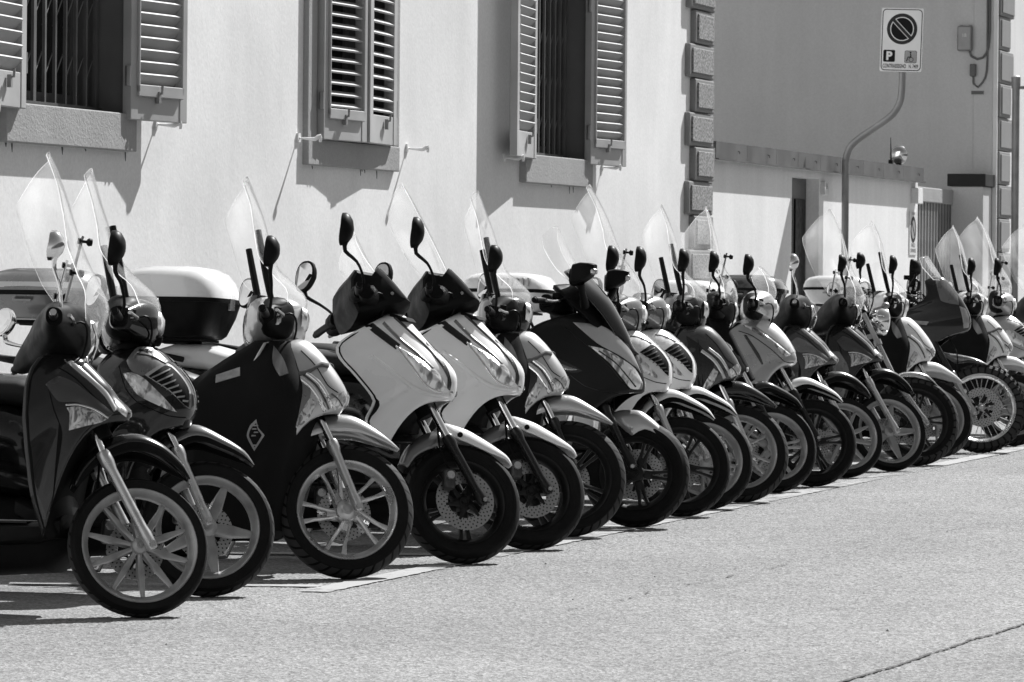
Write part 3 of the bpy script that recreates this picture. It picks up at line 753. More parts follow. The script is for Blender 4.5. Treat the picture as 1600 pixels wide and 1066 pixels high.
# ------------------------------------------------------------------ two-wheelers: kit of parts
RAKE = R_(27)
AXIS = Vector((-math.sin(RAKE), 0, math.cos(RAKE)))
class Bike:
    """x forward, y to the rider's left, z up; origin below the front axle"""
    def __init__(s, name, label, ground, lean, steer, R, head=0., off=.045, cat='scooter', group='scooters parked in a row along the wall'):
        P = Vector((-off / math.cos(RAKE), 0, R))
        s.S = T(P) @ Matrix.Rotation(R_(steer), 4, AXIS) @ T(-P)
        A = RZ(-90 + head) @ RX(-lean)
        c = A @ s.S @ Vector((0, 0, R)); n = (A @ s.S).to_3x3() @ Vector((0, 1, 0))
        d = Vector((0, 0, -1)) + n * n.z; d.normalize()
        low = c + d * R
        low.z -= .0015
        s.root = empty(name, T(Vector((ground[0], ground[1], 0)) - low) @ A)
        tag(s.root, label, cat, group); s.R = R
    def add(s, name, gm, m, steer=False, parent=None, mtx=None, **k):
        M = (s.S if steer and parent is None else Matrix()) @ (mtx or Matrix())
        return put(name, gm, m, parent or s.root, M, **k)

def tyre_geo(R, rr, tw):
    h = [(rr - .006, .034), (rr + .010, .042), ((rr * 1.2 + R * .8) / 2, tw * .47), ((rr * .8 + R * 1.2) / 2, tw * .5), (R - .026, tw * .45), (R - .008, tw * .27), (R, 0)]
    prof = catmull([(a, b, 0) for a, b in h] + [(a, -b, 0) for a, b in h[:-1][::-1]], 25)
    return lathe([(p.x, p.y) for p in prof], 56)
def rim_geo(rr, w_=.036, dep=.032):
    p = [(rr - .004, w_), (rr - .007, w_ + .003), (rr - .013, w_), (rr - .018, w_ - .006), (rr - dep, w_ * .45), (rr - dep - .003, 0), (rr - dep, -w_ * .45), (rr - .018, -w_ + .006), (rr - .013, -w_), (rr - .007, -w_ - .003), (rr - .004, -w_), (rr - .012, 0)]
    return lathe(p, 56, True)
def hub_geo(r, w_): return join(lathe([(0, -w_ - .004), (r * .45, -w_ - .004), (r * .55, -w_), (r * .9, -w_ * .9), (r, -w_ * .6), (r, w_ * .6), (r * .9, w_ * .9), (r * .5, w_), (0, w_)], 24), lathe([(0, -w_ - .012), (r * .25, -w_ - .012), (r * .25, -w_)], 10))
def bar_spoke(path, ws, ts):
    """spoke along a path in the wheel plane; ws widths in plane, ts half thickness along the axle"""
    pts = catmull([(p[0], 0, p[1]) for p in path], 7); ws = lerp_list(ws, 7); ts = lerp_list(ts, 7); rings = []
    for i, p in enumerate(pts):
        t = (pts[min(i + 1, 6)] - pts[max(i - 1, 0)]).normalized(); s = Vector((-t.z, 0, t.x))
        w_, th = ws[i] / 2, ts[i]
        rings.append([p + s * (w_ * a) + Vector((0, th * b, 0)) for a, b in ((1, .2), (.75, .8), (0, 1), (-.75, .8), (-1, .2), (-1, -.2), (-.75, -.8), (0, -1), (.75, -.8), (1, -.2))])
    return loft(rings)
def pol(r, a): return (r * math.sin(R_(a)), r * math.cos(R_(a)))
def wheel(b, name, R, rr, tw, style, m, mtx, steer, disc_y=None, disc_r=.12, rot0=0):
    rid = 'w%s%.3f%.3f' % (style, R, rr)
    wmat = T((0, 0, 0)) if mtx is None else mtx
    wr = b.add(name, lambda: rim_geo(rr), m, steer, None, wmat, key=rid + 'rim')
    put('tyre', lambda: tyre_geo(R, rr, tw), 'tyre_rubber', wr, key=rid + 'tyre%.3f' % tw)
    ri = rr - .028
    if style == 'wire':
        put('hub', lambda: hub_geo(.035, .06), 'steel', wr, key=rid + 'hub')
        for k in range(32):
            s = 1 if k % 2 else -1; a = k * 11.25; a2 = a + (28 if (k // 2) % 2 else -28)
            p, q = pol(.033, a2), pol(ri, a)
            put('spoke', lambda: tube([(p[0], s * .05, p[1]), (q[0], s * .008, q[1])], .0028, 5), 'steel', wr, key=rid + 'sp%d' % k)
    else:
        hr = {'ten': .032, 'swirl': .05, 'five': .042, 'split5': .045, 'dark5': .045, 'double': .05}[style]
        put('hub', lambda: hub_geo(hr, .042), m, wr, key=rid + 'hub')
        n = 10 if style == 'ten' else 5
        for k in range(n):
            if style == 'ten': sg = lambda: bar_spoke([pol(.02, 0), pol(.1, 0), pol(ri, 0)], [.020, .030, .014], [.024, .016, .012])
            elif style == 'swirl': sg = lambda: join(bar_spoke([pol(.035, -16), pol(.09, 2), pol(.14, 8), pol(ri, 9)], [.026, .017, .015, .022], [.03, .02, .014, .012]), bar_spoke([pol(.035, 10), pol(.09, 27), pol(.14, 32), pol(ri, 33)], [.026, .017, .015, .022], [.03, .02, .014, .012]), bar_spoke([pol(.02, 0), pol(.05, 6), pol(.085, 14)], [.06, .056, .04], [.03, .028, .018]))
            elif style == 'five': sg = lambda: bar_spoke([pol(.02, 0), pol(.09, 0), pol(ri, 0)], [.05, .052, .026], [.034, .024, .012])
            else: sg = lambda: join(bar_spoke([pol(.02, 0), pol(.06, 0), pol(.085, 0)], [.05, .05, .046], [.03, .026, .02]), bar_spoke([pol(.07, -9), pol(.12, -7), pol(ri, -7)], [.020, .017, .022], [.02, .016, .012]), bar_spoke([pol(.07, 9), pol(.12, 7), pol(ri, 7)], [.020, .017, .022], [.02, .016, .012]))
            put('spoke', sg, m, wr, RY(rot0 + k * 360 / n), key=rid + 'spoke')
    if disc_y is not None:
        put('brake_disc', lambda: lathe([(disc_r * .60, -.002), (disc_r, -.002), (disc_r, .002), (disc_r * .60, .002)], 48, True), 'drilled_steel', wr, T((0, disc_y, 0)), key='disc%.3f' % disc_r)
        put('disc_carrier', lambda: join(*[bar_spoke([pol(.03, a), pol(disc_r * .4, a + 8), pol(disc_r * .68, a + 14)], [.03, .018, .016], [.003, .003, .003]) for a in range(0, 360, 60)]), 'dark_alloy', wr, T((0, disc_y, 0)), key='carrier%.3f' % disc_r)
    return wr

def fender_geo(outer, hw, depth, c, n=26, m=13, u0=0., u1=1., side=0, grow=0.):
    """mudguard: outer crown line, half widths and skirt depths, curved round the wheel centre c"""
    P = catmull([(x, 0, z) for x, z in outer], n); H = lerp_list(hw, n); D = lerp_list(depth, n); rows = []
    for i, p in enumerate(P):
        inn = (Vector((c[0], 0, c[1])) - p).normalized(); row = []
        for j in range(m):
            u = (-1 + 2 * j / (m - 1)) * u1 if not side else side * (u0 + (u1 - u0) * j / (m - 1)); a = u * math.pi / 2
            row.append(p + Vector((0, (H[i] + grow) * math.copysign(abs(math.sin(a)) ** .8, u), 0)) + inn * (D[i] * (1 - abs(math.cos(a)) ** .75)))
        rows.append(row)
    return grid(rows)
def two_tone_fender(b, outer, hw, depth, c, m, key, split=.64, skirt='black_plastic'):
    fd = b.add('front_fender', lambda: fender_geo(outer, hw, depth, c, u1=split), m, True, key=key, solid=.004)
    for s in (1, -1):
        put('fender_skirt', lambda: fender_geo(outer, hw, depth, c, m=6, u0=split - .04, u1=1, side=s, grow=-.003), skirt, fd, key=key + 'sk%d' % s, solid=-.003)
    return fd
def shield_geo(front, back, hw, n=30, m=27, arch=2.4, p=1.9):
    F_ = catmull([(x, 0, z) for x, z in front], n); B_ = catmull([(x, 0, z) for x, z in back], n); H = lerp_list(hw, n); rows = []
    for i in range(n):
        t = i / (n - 1); e = 1 + (arch - 1) * t ** 3; row = []
        for j in range(m):
            q = -1 + 2 * j / (m - 1); s = math.sin(q * math.pi / 2) * .55 + q * .45
            c = 1 - abs(s) ** p; gz = 1 - (1 - c) ** e
            row.append((B_[i].x + (F_[i].x - B_[i].x) * c, H[i] * s, B_[i].z + (F_[i].z - B_[i].z) * gz))
        rows.append(row)
    # close the top with a shallow cap
    top = rows[0]; cx = (F_[0].x * .5 + B_[0].x * .5); cz = max(F_[0].z, B_[0].z) + .004
    cap = [[(cx + (x - cx) * k, y * k, cz + (z - cz) * k) for x, y, z in top] for k in (.05, .5, .85)]
    return grid(cap + rows)
def inner_geo(front, back, hw, n=30, m=9, inset=.012, d=.05):
    B_ = catmull([(x, 0, z) for x, z in back], n); H = lerp_list(hw, n)
    return grid([[(B_[i].x + inset + d * (1 - (-1 + 2 * j / (m - 1)) ** 2), (H[i] - .004) * (-1 + 2 * j / (m - 1)), B_[i].z) for j in range(m)] for i in range(n)])
def cowl_geo(st, n=22, e=2.4, N=21):
    full = ([(-y, *r) for y, *r in st[::-1]] + [(y, *r) for y, *r in st if y > 0]) if st[0][0] == 0 else st
    P = catmull([(v[0], v[1], v[2]) for v in full], N); A = lerp_list([v[3] for v in full], N); B = lerp_list([v[4] for v in full], N)
    return loft([ring_xz(P[i].x, P[i].y, P[i].z, A[i], B[i], n, e) for i in range(N)])
def screen_geo(rows_, n=26, m=21, drop=.10, pw=2.6):
    P = catmull([(r[0], 0, r[1]) for r in rows_], 60); W_ = lerp_list([r[2] for r in rows_], 60); Bu = lerp_list([r[3] for r in rows_], 60); out = []
    def at(L, t):
        s = t * 59; i = min(58, int(s)); return L[i] * (1 - s + i) + L[i + 1] * (s - i)
    for i in range(n):
        row = []
        for j in range(m):
            u = -1 + 2 * j / (m - 1); t = i / (n - 1); t = t * (1 - drop * abs(u) ** 3.4)
            c = at(P, t); row.append((c.x - at(Bu, t) * u * u, at(W_, t) * u * (1 - .20 * max(0, (t - .70) / .30) ** 3), c.z))
        out.append(row)
    return grid(out)
def windscreen(b, rows_, drop=.10, m='clear_acrylic', steer=True, key=None, bars='flat', barx=None):
    ws = b.add('windscreen', lambda: screen_geo(rows_, drop=drop), [m, 'piped_light_acrylic'], steer, None, None, key=key, solid=.004, rim=1)
    if bars == 'flat':
        for s in (1, -1):
            put('bracket', lambda: tube([(-.37, s * .13, 1.10), (-.405, s * .135, 1.22), (-.46, s * .14, 1.45)], [.012, .016, .014], 8, 8), 'black_plastic', ws, key='flatbar%d' % s)
    elif bars == 'knob':
        for s in (1, -1):
            zz = 1.34; i = 4; x = barx
            put('bracket', tube([(x - .12, s * .12, 1.08), (x - .10, s * .13, 1.2), (x - .06, s * .14, 1.42)], .006, 8, 10), 'chrome' if s > 0 else 'steel', ws)
            for dz, dx in ((1.40, -.035), (1.27, -.06)):
                put('knob', xform(lathe([(0, -.012), (.014, -.012), (.016, 0), (.012, .006), (.006, .01), (.006, .03), (.012, .034), (.012, .042), (0, .042)], 10), T((x + dx, s * .14, dz)) @ RZ(90)), 'black_plastic', ws)
    return ws
def mirror(b, s, c, stem, m='black_plastic', size=(.052, .072), steer=True, yaw=24, shape='drop'):
    hw, hh = size
    def hg():
        rings = []
        for x, k in ((-.014, .93), (-.012, 1.0), (.004, 1.0), (.02, .86), (.033, .55), (.038, .15)):
            r = ring_yz(x, 0, hw * k, hh * k, 22, 2.5 if shape == 'drop' else 3.6)
            if shape == 'drop': r = [(p[0] - (.01 if p[2] < 0 else 0) * abs(p[2]) / hh, p[1] * (1 + .30 * min(0, p[2] / hh)), p[2]) for p in r]
            rings.append(r)
        return loft(rings)
    M = T(c) @ RZ(s * yaw * (1.5 if s > 0 else 1)) @ RX(s * 8)
    o = b.add('mirror', hg, m, steer, None, M, key='mirror%s%s%.3f%.3f' % (m, shape, hw, hh))
    def gg():
        r = ring_yz(-.0155, 0, hw * .86, hh * .86, 22, 2.5 if shape == 'drop' else 3.6)
        if shape == 'drop': r = [(p[0] - (.01 if p[2] < 0 else 0) * abs(p[2]) / hh, p[1] * (1 + .30 * min(0, p[2] / hh)), p[2]) for p in r]
        return r, [tuple(range(22))]
    put('mirror_glass', gg, 'mirror_glass', o, key='mglass%s%.3f%.3f' % (shape, hw, hh), smooth=False)
    Mi = M.inverted()
    put('mirror_stem', tube([Mi @ Vector(p) for p in stem] + [Vector((.008, 0, -hh * .75))], [.008, .0065, .0065, .009, .011], 8, 12), m if m == 'chrome' else 'black_plastic', o)
    return o
def handlebar(b, bar, steer=True, mirrors=True, mz=1.30, mx=-.43, my=.38, mm='black_plastic', msize=(.05, .068), z0=1.05, x0=-.42, shape='drop', lever='steel', myl=None):
    my_r = my
    for s in (1, -1):
        my = myl if (myl and s > 0) else my_r
        gp = b.add('grip', tube([(x0 + .015, s * .19, z0 + .006), (x0 - .01, s * .27, z0 + .002), (x0 - .03, s * .35, z0 - .006)], [.016, .017, .0175], 12, 8), 'vinyl_black', steer)
        put('bar_end', tube([(x0 - .03, s * .35, z0 - .006), (x0 - .033, s * .368, z0 - .008)], [.015, .013], 10), 'chrome' if mm == 'chrome' else 'black_plastic', gp)
        sw = b.add('switch_box', cowl_geo([(s * .165 if s > 0 else -.225, x0 + .01, z0 + .01, .028, .03), (s * .195, x0 + .008, z0 + .01, .032, .036), (s * .225 if s > 0 else -.165, x0 + .0, z0 + .008, .026, .03)], 14, 2.8, 7), 'black_plastic', steer)
        b.add('brake_lever', tube([(x0 + .045, s * .185, z0 + .01), (x0 + .075, s * .22, z0 + .008), (x0 + .06, s * .29, z0 - .004), (x0 + .03, s * .355, z0 - .008)], [.010, .008, .007, .008], 8, 12), lever, steer)
        b.add('brake_reservoir', loft([ring_xy(z0 + dz, x0 + .055, hx, hy, 14, 3.5, s * .165) for dz, hx, hy in ((.022, .016, .02), (.03, .022, .028), (.052, .022, .028), (.056, .016, .022))]), 'black_plastic', steer)
        b.add('control_cable', tube([(x0 + .03, s * .18, z0 - .01), (x0 + .115, s * .19, z0 + .03), (x0 + .15, s * .12, z0 - .02), (x0 + .12, s * .04, z0 - .16)], .0045, 6, 14), 'black_plastic', steer)
        b.add('control_cable', tube([(x0 + .04, s * .17, z0 + .0), (x0 + .10, s * .14, z0 + .05), (x0 + .135, s * .08, z0 + .01), (x0 + .13, s * .05, z0 - .12)], .005, 6, 14), 'black_plastic', steer)
        if mirrors:
            mirror(b, s, (mx, s * my, mz), [(x0 + .015, s * .235, z0 + .015), (x0 + .018, s * .25, z0 + .06), (x0 * .6 + mx * .4 + .012, s * (my * .5 + .135), z0 * .5 + mz * .5 - .01), (mx + .004, s * (my - .008), mz - msize[1] - .02)], mm, msize, steer, shape=shape)
def fork(b, top, mid, low, m_low, m_up='chrome', r=.021, y=.083, bolt=True, guard=0):
    for s in (1, -1):
        d = (Vector((mid[0], 0, mid[1])) - Vector((low[0], 0, low[1]))).normalized()
        lo = Vector((low[0], s * y, low[1])); mi = Vector((mid[0], s * y, mid[1])); tp = Vector((top[0], s * y * .95, top[1]))
        lg = b.add('fork_leg', join(tube([lo - d * .012, lo, lo.lerp(mi, .12), lo.lerp(mi, .2), lo.lerp(mi, .8), lo.lerp(mi, .88), mi - d * .012, mi], [r * .75, r * .98, r * 1.05, r * .88, r * .92, r * 1.2, r * 1.2, r], 14),
             tube([lo + Vector((0, s * .006, .004)), lo + Vector((0, s * .026, .004))], [r * .8, r * .6], 8) if bolt else box(0, 0, 0, 0, 0, 0)), m_low, True)
        put('stanchion', tube([mi, tp], r * .74, 12), m_up, lg)
        put('axle_nut', xform(lathe([(0, -.008), (.011, -.008), (.012, .006), (0, .006)], 6), T(lo + Vector((0, s * .026, .004)))), 'bright_alloy', lg)
    b.add('fork_yoke', join(tube([(top[0], -y, top[1]), (top[0], y, top[1])], .026, 10), tube([(top[0], 0, top[1] - .02), (top[0] - .09, 0, top[1] + .20)], .028, 10)), 'black_plastic', True)
def caliper(b, x, z, y):
    c = b.add('brake_caliper', box(x - .026, x + .026, y - .026, y + .026, z - .045, z + .045), 'engine_metal', True, bevel=.012)
    put('caliper_piston', xform(lathe([(0, -.034), (.018, -.034), (.02, -.026)], 14), T((x, y, z + .014))), 'bright_alloy', c)
    b.add('brake_hose', tube([(x, y, z + .05), (x - .05, y - .01, z + .14), (x - .06, y * .6, z + .3), (x - .12, y * .3, z + .42)], .005, 6, 16), 'black_plastic', True)

def rear_half(b, body, seat='vinyl_black', sz=.80, xr=-1.33, Rr=.265, tail=True, floor=True, side='black_plastic', exhaust='steel', L=0):
    """floor, seat, tail, engine and rear wheel"""
    K = 'rear%.2f%.2f' % (sz, xr)
    if floor:
        b.add('floorboard', lambda: loft([ring_yz(x, z, hw, .045, 20, 4) for x, z, hw in ((-.26, .335, .13), (-.33, .31, .17), (-.5, .30, .185), (-.68, .31, .18), (-.76, .34, .15))]), side, key=K + 'floor')
        b.add('floor_mat', lambda: box(-.66, -.38, -.16, .16, .346, .353), 'vinyl_black', key=K + 'mat', smooth=False)
    b.add('rear_body', lambda: loft([ring_yz(x, (a + c) / 2, hw, (c - a) / 2, 24, 2.8) for x, a, c, hw in ((-.62, .36, .60, .07), (-.70, .36, sz - .06, .14), (-.82, .38, sz - .02, .175), (-1.02, .42, sz, .185), (-1.25, .53, sz + .02, .175), (-1.45, .64, sz + .04, .135), (-1.60, .72, sz + .05, .08), (-1.68, .77, sz + .04, .03))]), body, key=K + 'body')
    b.add('underside_blocker', lambda: loft([ring_yz(x, (a + c) / 2, hw, (c - a) / 2, 18, 3) for x, a, c, hw in ((-.24, .24, .34, .08), (-.32, .16, .35, .14), (-.6, .14, .34, .15), (-.9, .15, .40, .15), (-1.12, .18, .44, .13), (-1.2, .24, .44, .08))]), 'black_matt', key=K + 'underblock')  # added underside mass; blocks light to deepen the dark below the machine
    st = b.add('seat', lambda: loft([ring_yz(x, zc, hw, hh, 24, 2.6) for x, zc, hw, hh in ((-.60, sz - .03, .03, .02), (-.66, sz - .005, .10, .05), (-.78, sz + .02, .135, .06), (-.95, sz + .03, .155, .06), (-1.08, sz + .045, .16, .06), (-1.2, sz + .075, .16, .06), (-1.35, sz + .085, .14, .055), (-1.46, sz + .08, .07, .03))]), seat, key=K + 'seat')
    b.add('grab_rail', lambda: tube([(-1.28, .17, sz + .06), (-1.5, .16, sz + .10), (-1.62, .08, sz + .115), (-1.64, 0, sz + .118), (-1.62, -.08, sz + .115), (-1.5, -.16, sz + .10), (-1.28, -.17, sz + .06)], .013, 8, 30), 'black_plastic', key=K + 'rail')
    b.add('tail_lamp', lambda: loft([ring_yz(x, sz - .03, hw, .035, 16, 3) for x, hw in ((-1.60, .09), (-1.66, .08), (-1.70, .05))]), 'tinted_lens', key=K + 'lamp')
    b.add('engine', lambda: join(loft([ring_yz(x, z, hw, hh, 16, 3.2) for x, z, hw, hh in ((-.82, .30, .08, .07), (-.9, .29, .13, .10), (-1.1, .29, .13, .11), (-1.22, .28, .11, .09))]), box(-1.38, -1.08, .075, .145, .20, .34), box(-1.0, -.86, -.14, -.09, .22, .36)), 'engine_metal', key=K + 'eng', bevel=.012)
    b.add('exhaust', lambda: join(tube([(-.85, -.08, .24), (-.95, -.15, .20), (-1.08, -.17, .24)], .018, 8, 8), tube([(-1.08, -.17, .24), (-1.12, -.175, .26), (-1.45, -.185, .36), (-1.52, -.187, .385)], [.022, .052, .056, .045], 14)), exhaust, key=K + 'exh')
    b.add('rear_fender', lambda: fender_geo([(xr - .30, .34), (xr - .27, .46), (xr - .15, .60), (xr + .02, .66), (xr + .18, .62)], [.07] * 5, [.03, .05, .06, .06, .04], (xr, Rr)), 'black_plastic', key=K + 'rf', solid=.004)
    for s in (1, -1):
        b.add('shock_absorber', lambda: join(tube([(xr - .02, s * .14, .30), (xr + .05, s * .14, .60)], .014, 8), tube([(xr, s * .14, .36), (xr + .035, s * .14, .54)], .028, 10)), 'engine_metal', key=K + 'sh%d' % s)
    b.add('centre_stand', lambda: join(tube([(-.98, .10, .20), (-1.02, .16, .08), (-1.04, .19, .012), (-1.08, .195, .01)], .013, 8), tube([(-.98, -.10, .20), (-1.02, -.16, .08), (-1.04, -.19, .012), (-1.08, -.195, .01)], .013, 8), tube([(-.98, -.1, .2), (-.98, .1, .2)], .014, 8)), 'steel', key=K + 'st')
    wheel(b, 'rear_wheel', Rr, Rr - .068, .11, 'dark5', 'dark_alloy', T((xr, 0, Rr)), False)
def top_case(b, c, size, m, lid, split=.55, ribs=False, stripe=None):
    x, z = c; Lx, Wy, Hz = size
    def bg_():
        return loft([ring_xy(z + Hz * t, x, Lx * k, Wy * k, 28, 4) for t, k in ((0, .70), (.05, .78), (.3, .92), (split - .02, .99), (split, 1.0))])
    def lg():
        return loft([ring_xy(z + Hz * (split + .006 + (1 - split) * t), x - .01 * t, Lx * k, Wy * k, 28, 4 - t) for t, k in ((0, 1.01), (.25, 1.0), (.55, .95), (.8, .85), (.95, .66), (1.0, .4))])
    o = b.add('top_case', bg_, m)
    put('case_lid', lg, lid, o)
    put('case_seam', loft([ring_xy(z + Hz * split + dz, x, Lx * 1.025, Wy * 1.025, 28, 4) for dz in (-.008, .012)]), 'black_plastic', o)
    for s in (1, -1): put('reflector', box(x - Lx * .3, x + Lx * .02, s * Wy * 1.0 - .006, s * Wy * 1.0 + .006, z + Hz * (split - .16), z + Hz * (split - .12)), 'reflective_tape', o, smooth=False)
    put('case_latch', box(x + Lx * .97, x + Lx * 1.03, -.03, .03, z + Hz * (split - .12), z + Hz * (split + .05)), 'steel', o, smooth=False, bevel=.004)
    if stripe: put('case_strip', loft([ring_xy(z + Hz * (split + .3 * (1 - split)) + dz, x, Lx * (1.012 - .02), Wy * 1.0, 28, 4) for dz in (-.012, .014)]), stripe, o)
    if ribs:
        for k in range(6): put('rib', box(x + Lx * (.0 + k * .12) , x + Lx * (.05 + k * .12), -Wy * 1.0, Wy * 1.0, z + Hz * .62, z + Hz * .84), 'steel', o, smooth=False, bevel=.004)
    b.add('luggage_rack', join(*[tube([(-1.2, s * .07, .86), (-1.3, s * .08, z - .02), (x - Lx * .4, s * .08, z - .012)], .010, 8) for s in (1, -1)] + [box(x - Lx * .6, x + Lx * .6, -Wy * .5, Wy * .5, z - .014, z - .002)]), 'black_plastic')
def patches(b, surf_obj, surf, specs, K, parent_for=None):
    """lamps, trims and badges that follow the panel, one mesh on each side"""
    made = {}
    for nm, poly, off, bulge, m in specs:
        a, mir = drape(poly, surf, off, bulge)
        k2 = K + nm + '%.3f' % poly[0][0]
        o = put(nm, a, m, surf_obj, key=k2 + 'r'); put(nm, mir, m, surf_obj, key=k2 + 'l')
        made[nm] = o
    return made
def strip(path, w_):
    P = [Vector((x, z)) for x, z in path]; a, b_ = [], []
    for i, p in enumerate(P):
        t = (P[min(i + 1, len(P) - 1)] - P[max(i - 1, 0)]).normalized(); n_ = Vector((-t.y, t.x)) * w_ / 2
        a.append(tuple(p + n_)); b_.append(tuple(p - n_))
    return a + b_[::-1]
SURF = {}
def surf(key, fn):
    if key not in SURF: SURF[key] = fn()
    return SURF[key]
def body_shield(b, K, front, back, hw, m, inner='black_plastic', arch=2.4, p=1.9):
    S_ = surf(K, lambda: shield_geo(front, back, hw, arch=arch, p=p))
    o = b.add('front_shield', lambda: S_, m, key=K + 'shield', solid=.004, sharp=50)
    b.add('leg_shield', lambda: inner_geo(front, back, hw), inner, key=K + 'inner', solid=.006)
    # dark splash guard behind the wheel and steering column
    bx, bz = back[-1]; fx, fz = front[-1]
    b.add('splash_guard', lambda: grid([[(fx - .06 + (bx - fx + .05) * t - .03 * math.sin(math.pi * t), y * (.5 + .5 * t), fz + .03 + (bz - fz + .02) * t ** 1.3) for y in (-hw[-1] * .9, -hw[-1] * .4, 0, hw[-1] * .4, hw[-1] * .9)] for t in [i / 10 for i in range(11)]]), 'black_matt', key=K + 'splash', solid=.004)
    b.add('steering_column', lambda: tube([(-.16, 0, .66), (-.38, 0, 1.06)], .05, 12), 'black_matt', key='column')
    return o, S_
def apron(b, K):
    """quilted leg cover hung round the front shield"""
    rings = []
    data = [(1.0, -.325, .085, .11), (.97, -.335, .12, .16), (.90, -.372, .190, .215), (.80, -.415, .272, .25), (.68, -.425, .28, .265), (.55, -.43, .27, .275), (.42, -.445, .25, .265), (.30, -.455, .235, .25), (.20, -.455, .225, .24)]
    P = catmull([(z, x, hx) for z, x, hx, hy in data], 34); HY = lerp_list([d[3] for d in data], 34)
    for i in range(34):
        r = ring_xy(P[i].x, P[i].y, P[i].z, HY[i], 64, 3.0); out = []
        for k, (x, y, z) in enumerate(r):
            a = 2 * math.pi * k / 64; f = i / 33
            wv = 1 + (.012 + .030 * f) * math.sin(a * 9 + 1.6 * math.sin(f * 3)) + .016 * math.sin(a * 23 + f * 5) * f + .03 * noise.noise(Vector((x * 6, y * 6, z * 3))) * (1 + f)
            out.append((P[i].y + (x - P[i].y) * wv, y * wv, z))
        rings.append(out)
    return surf(K, lambda: loft(rings))

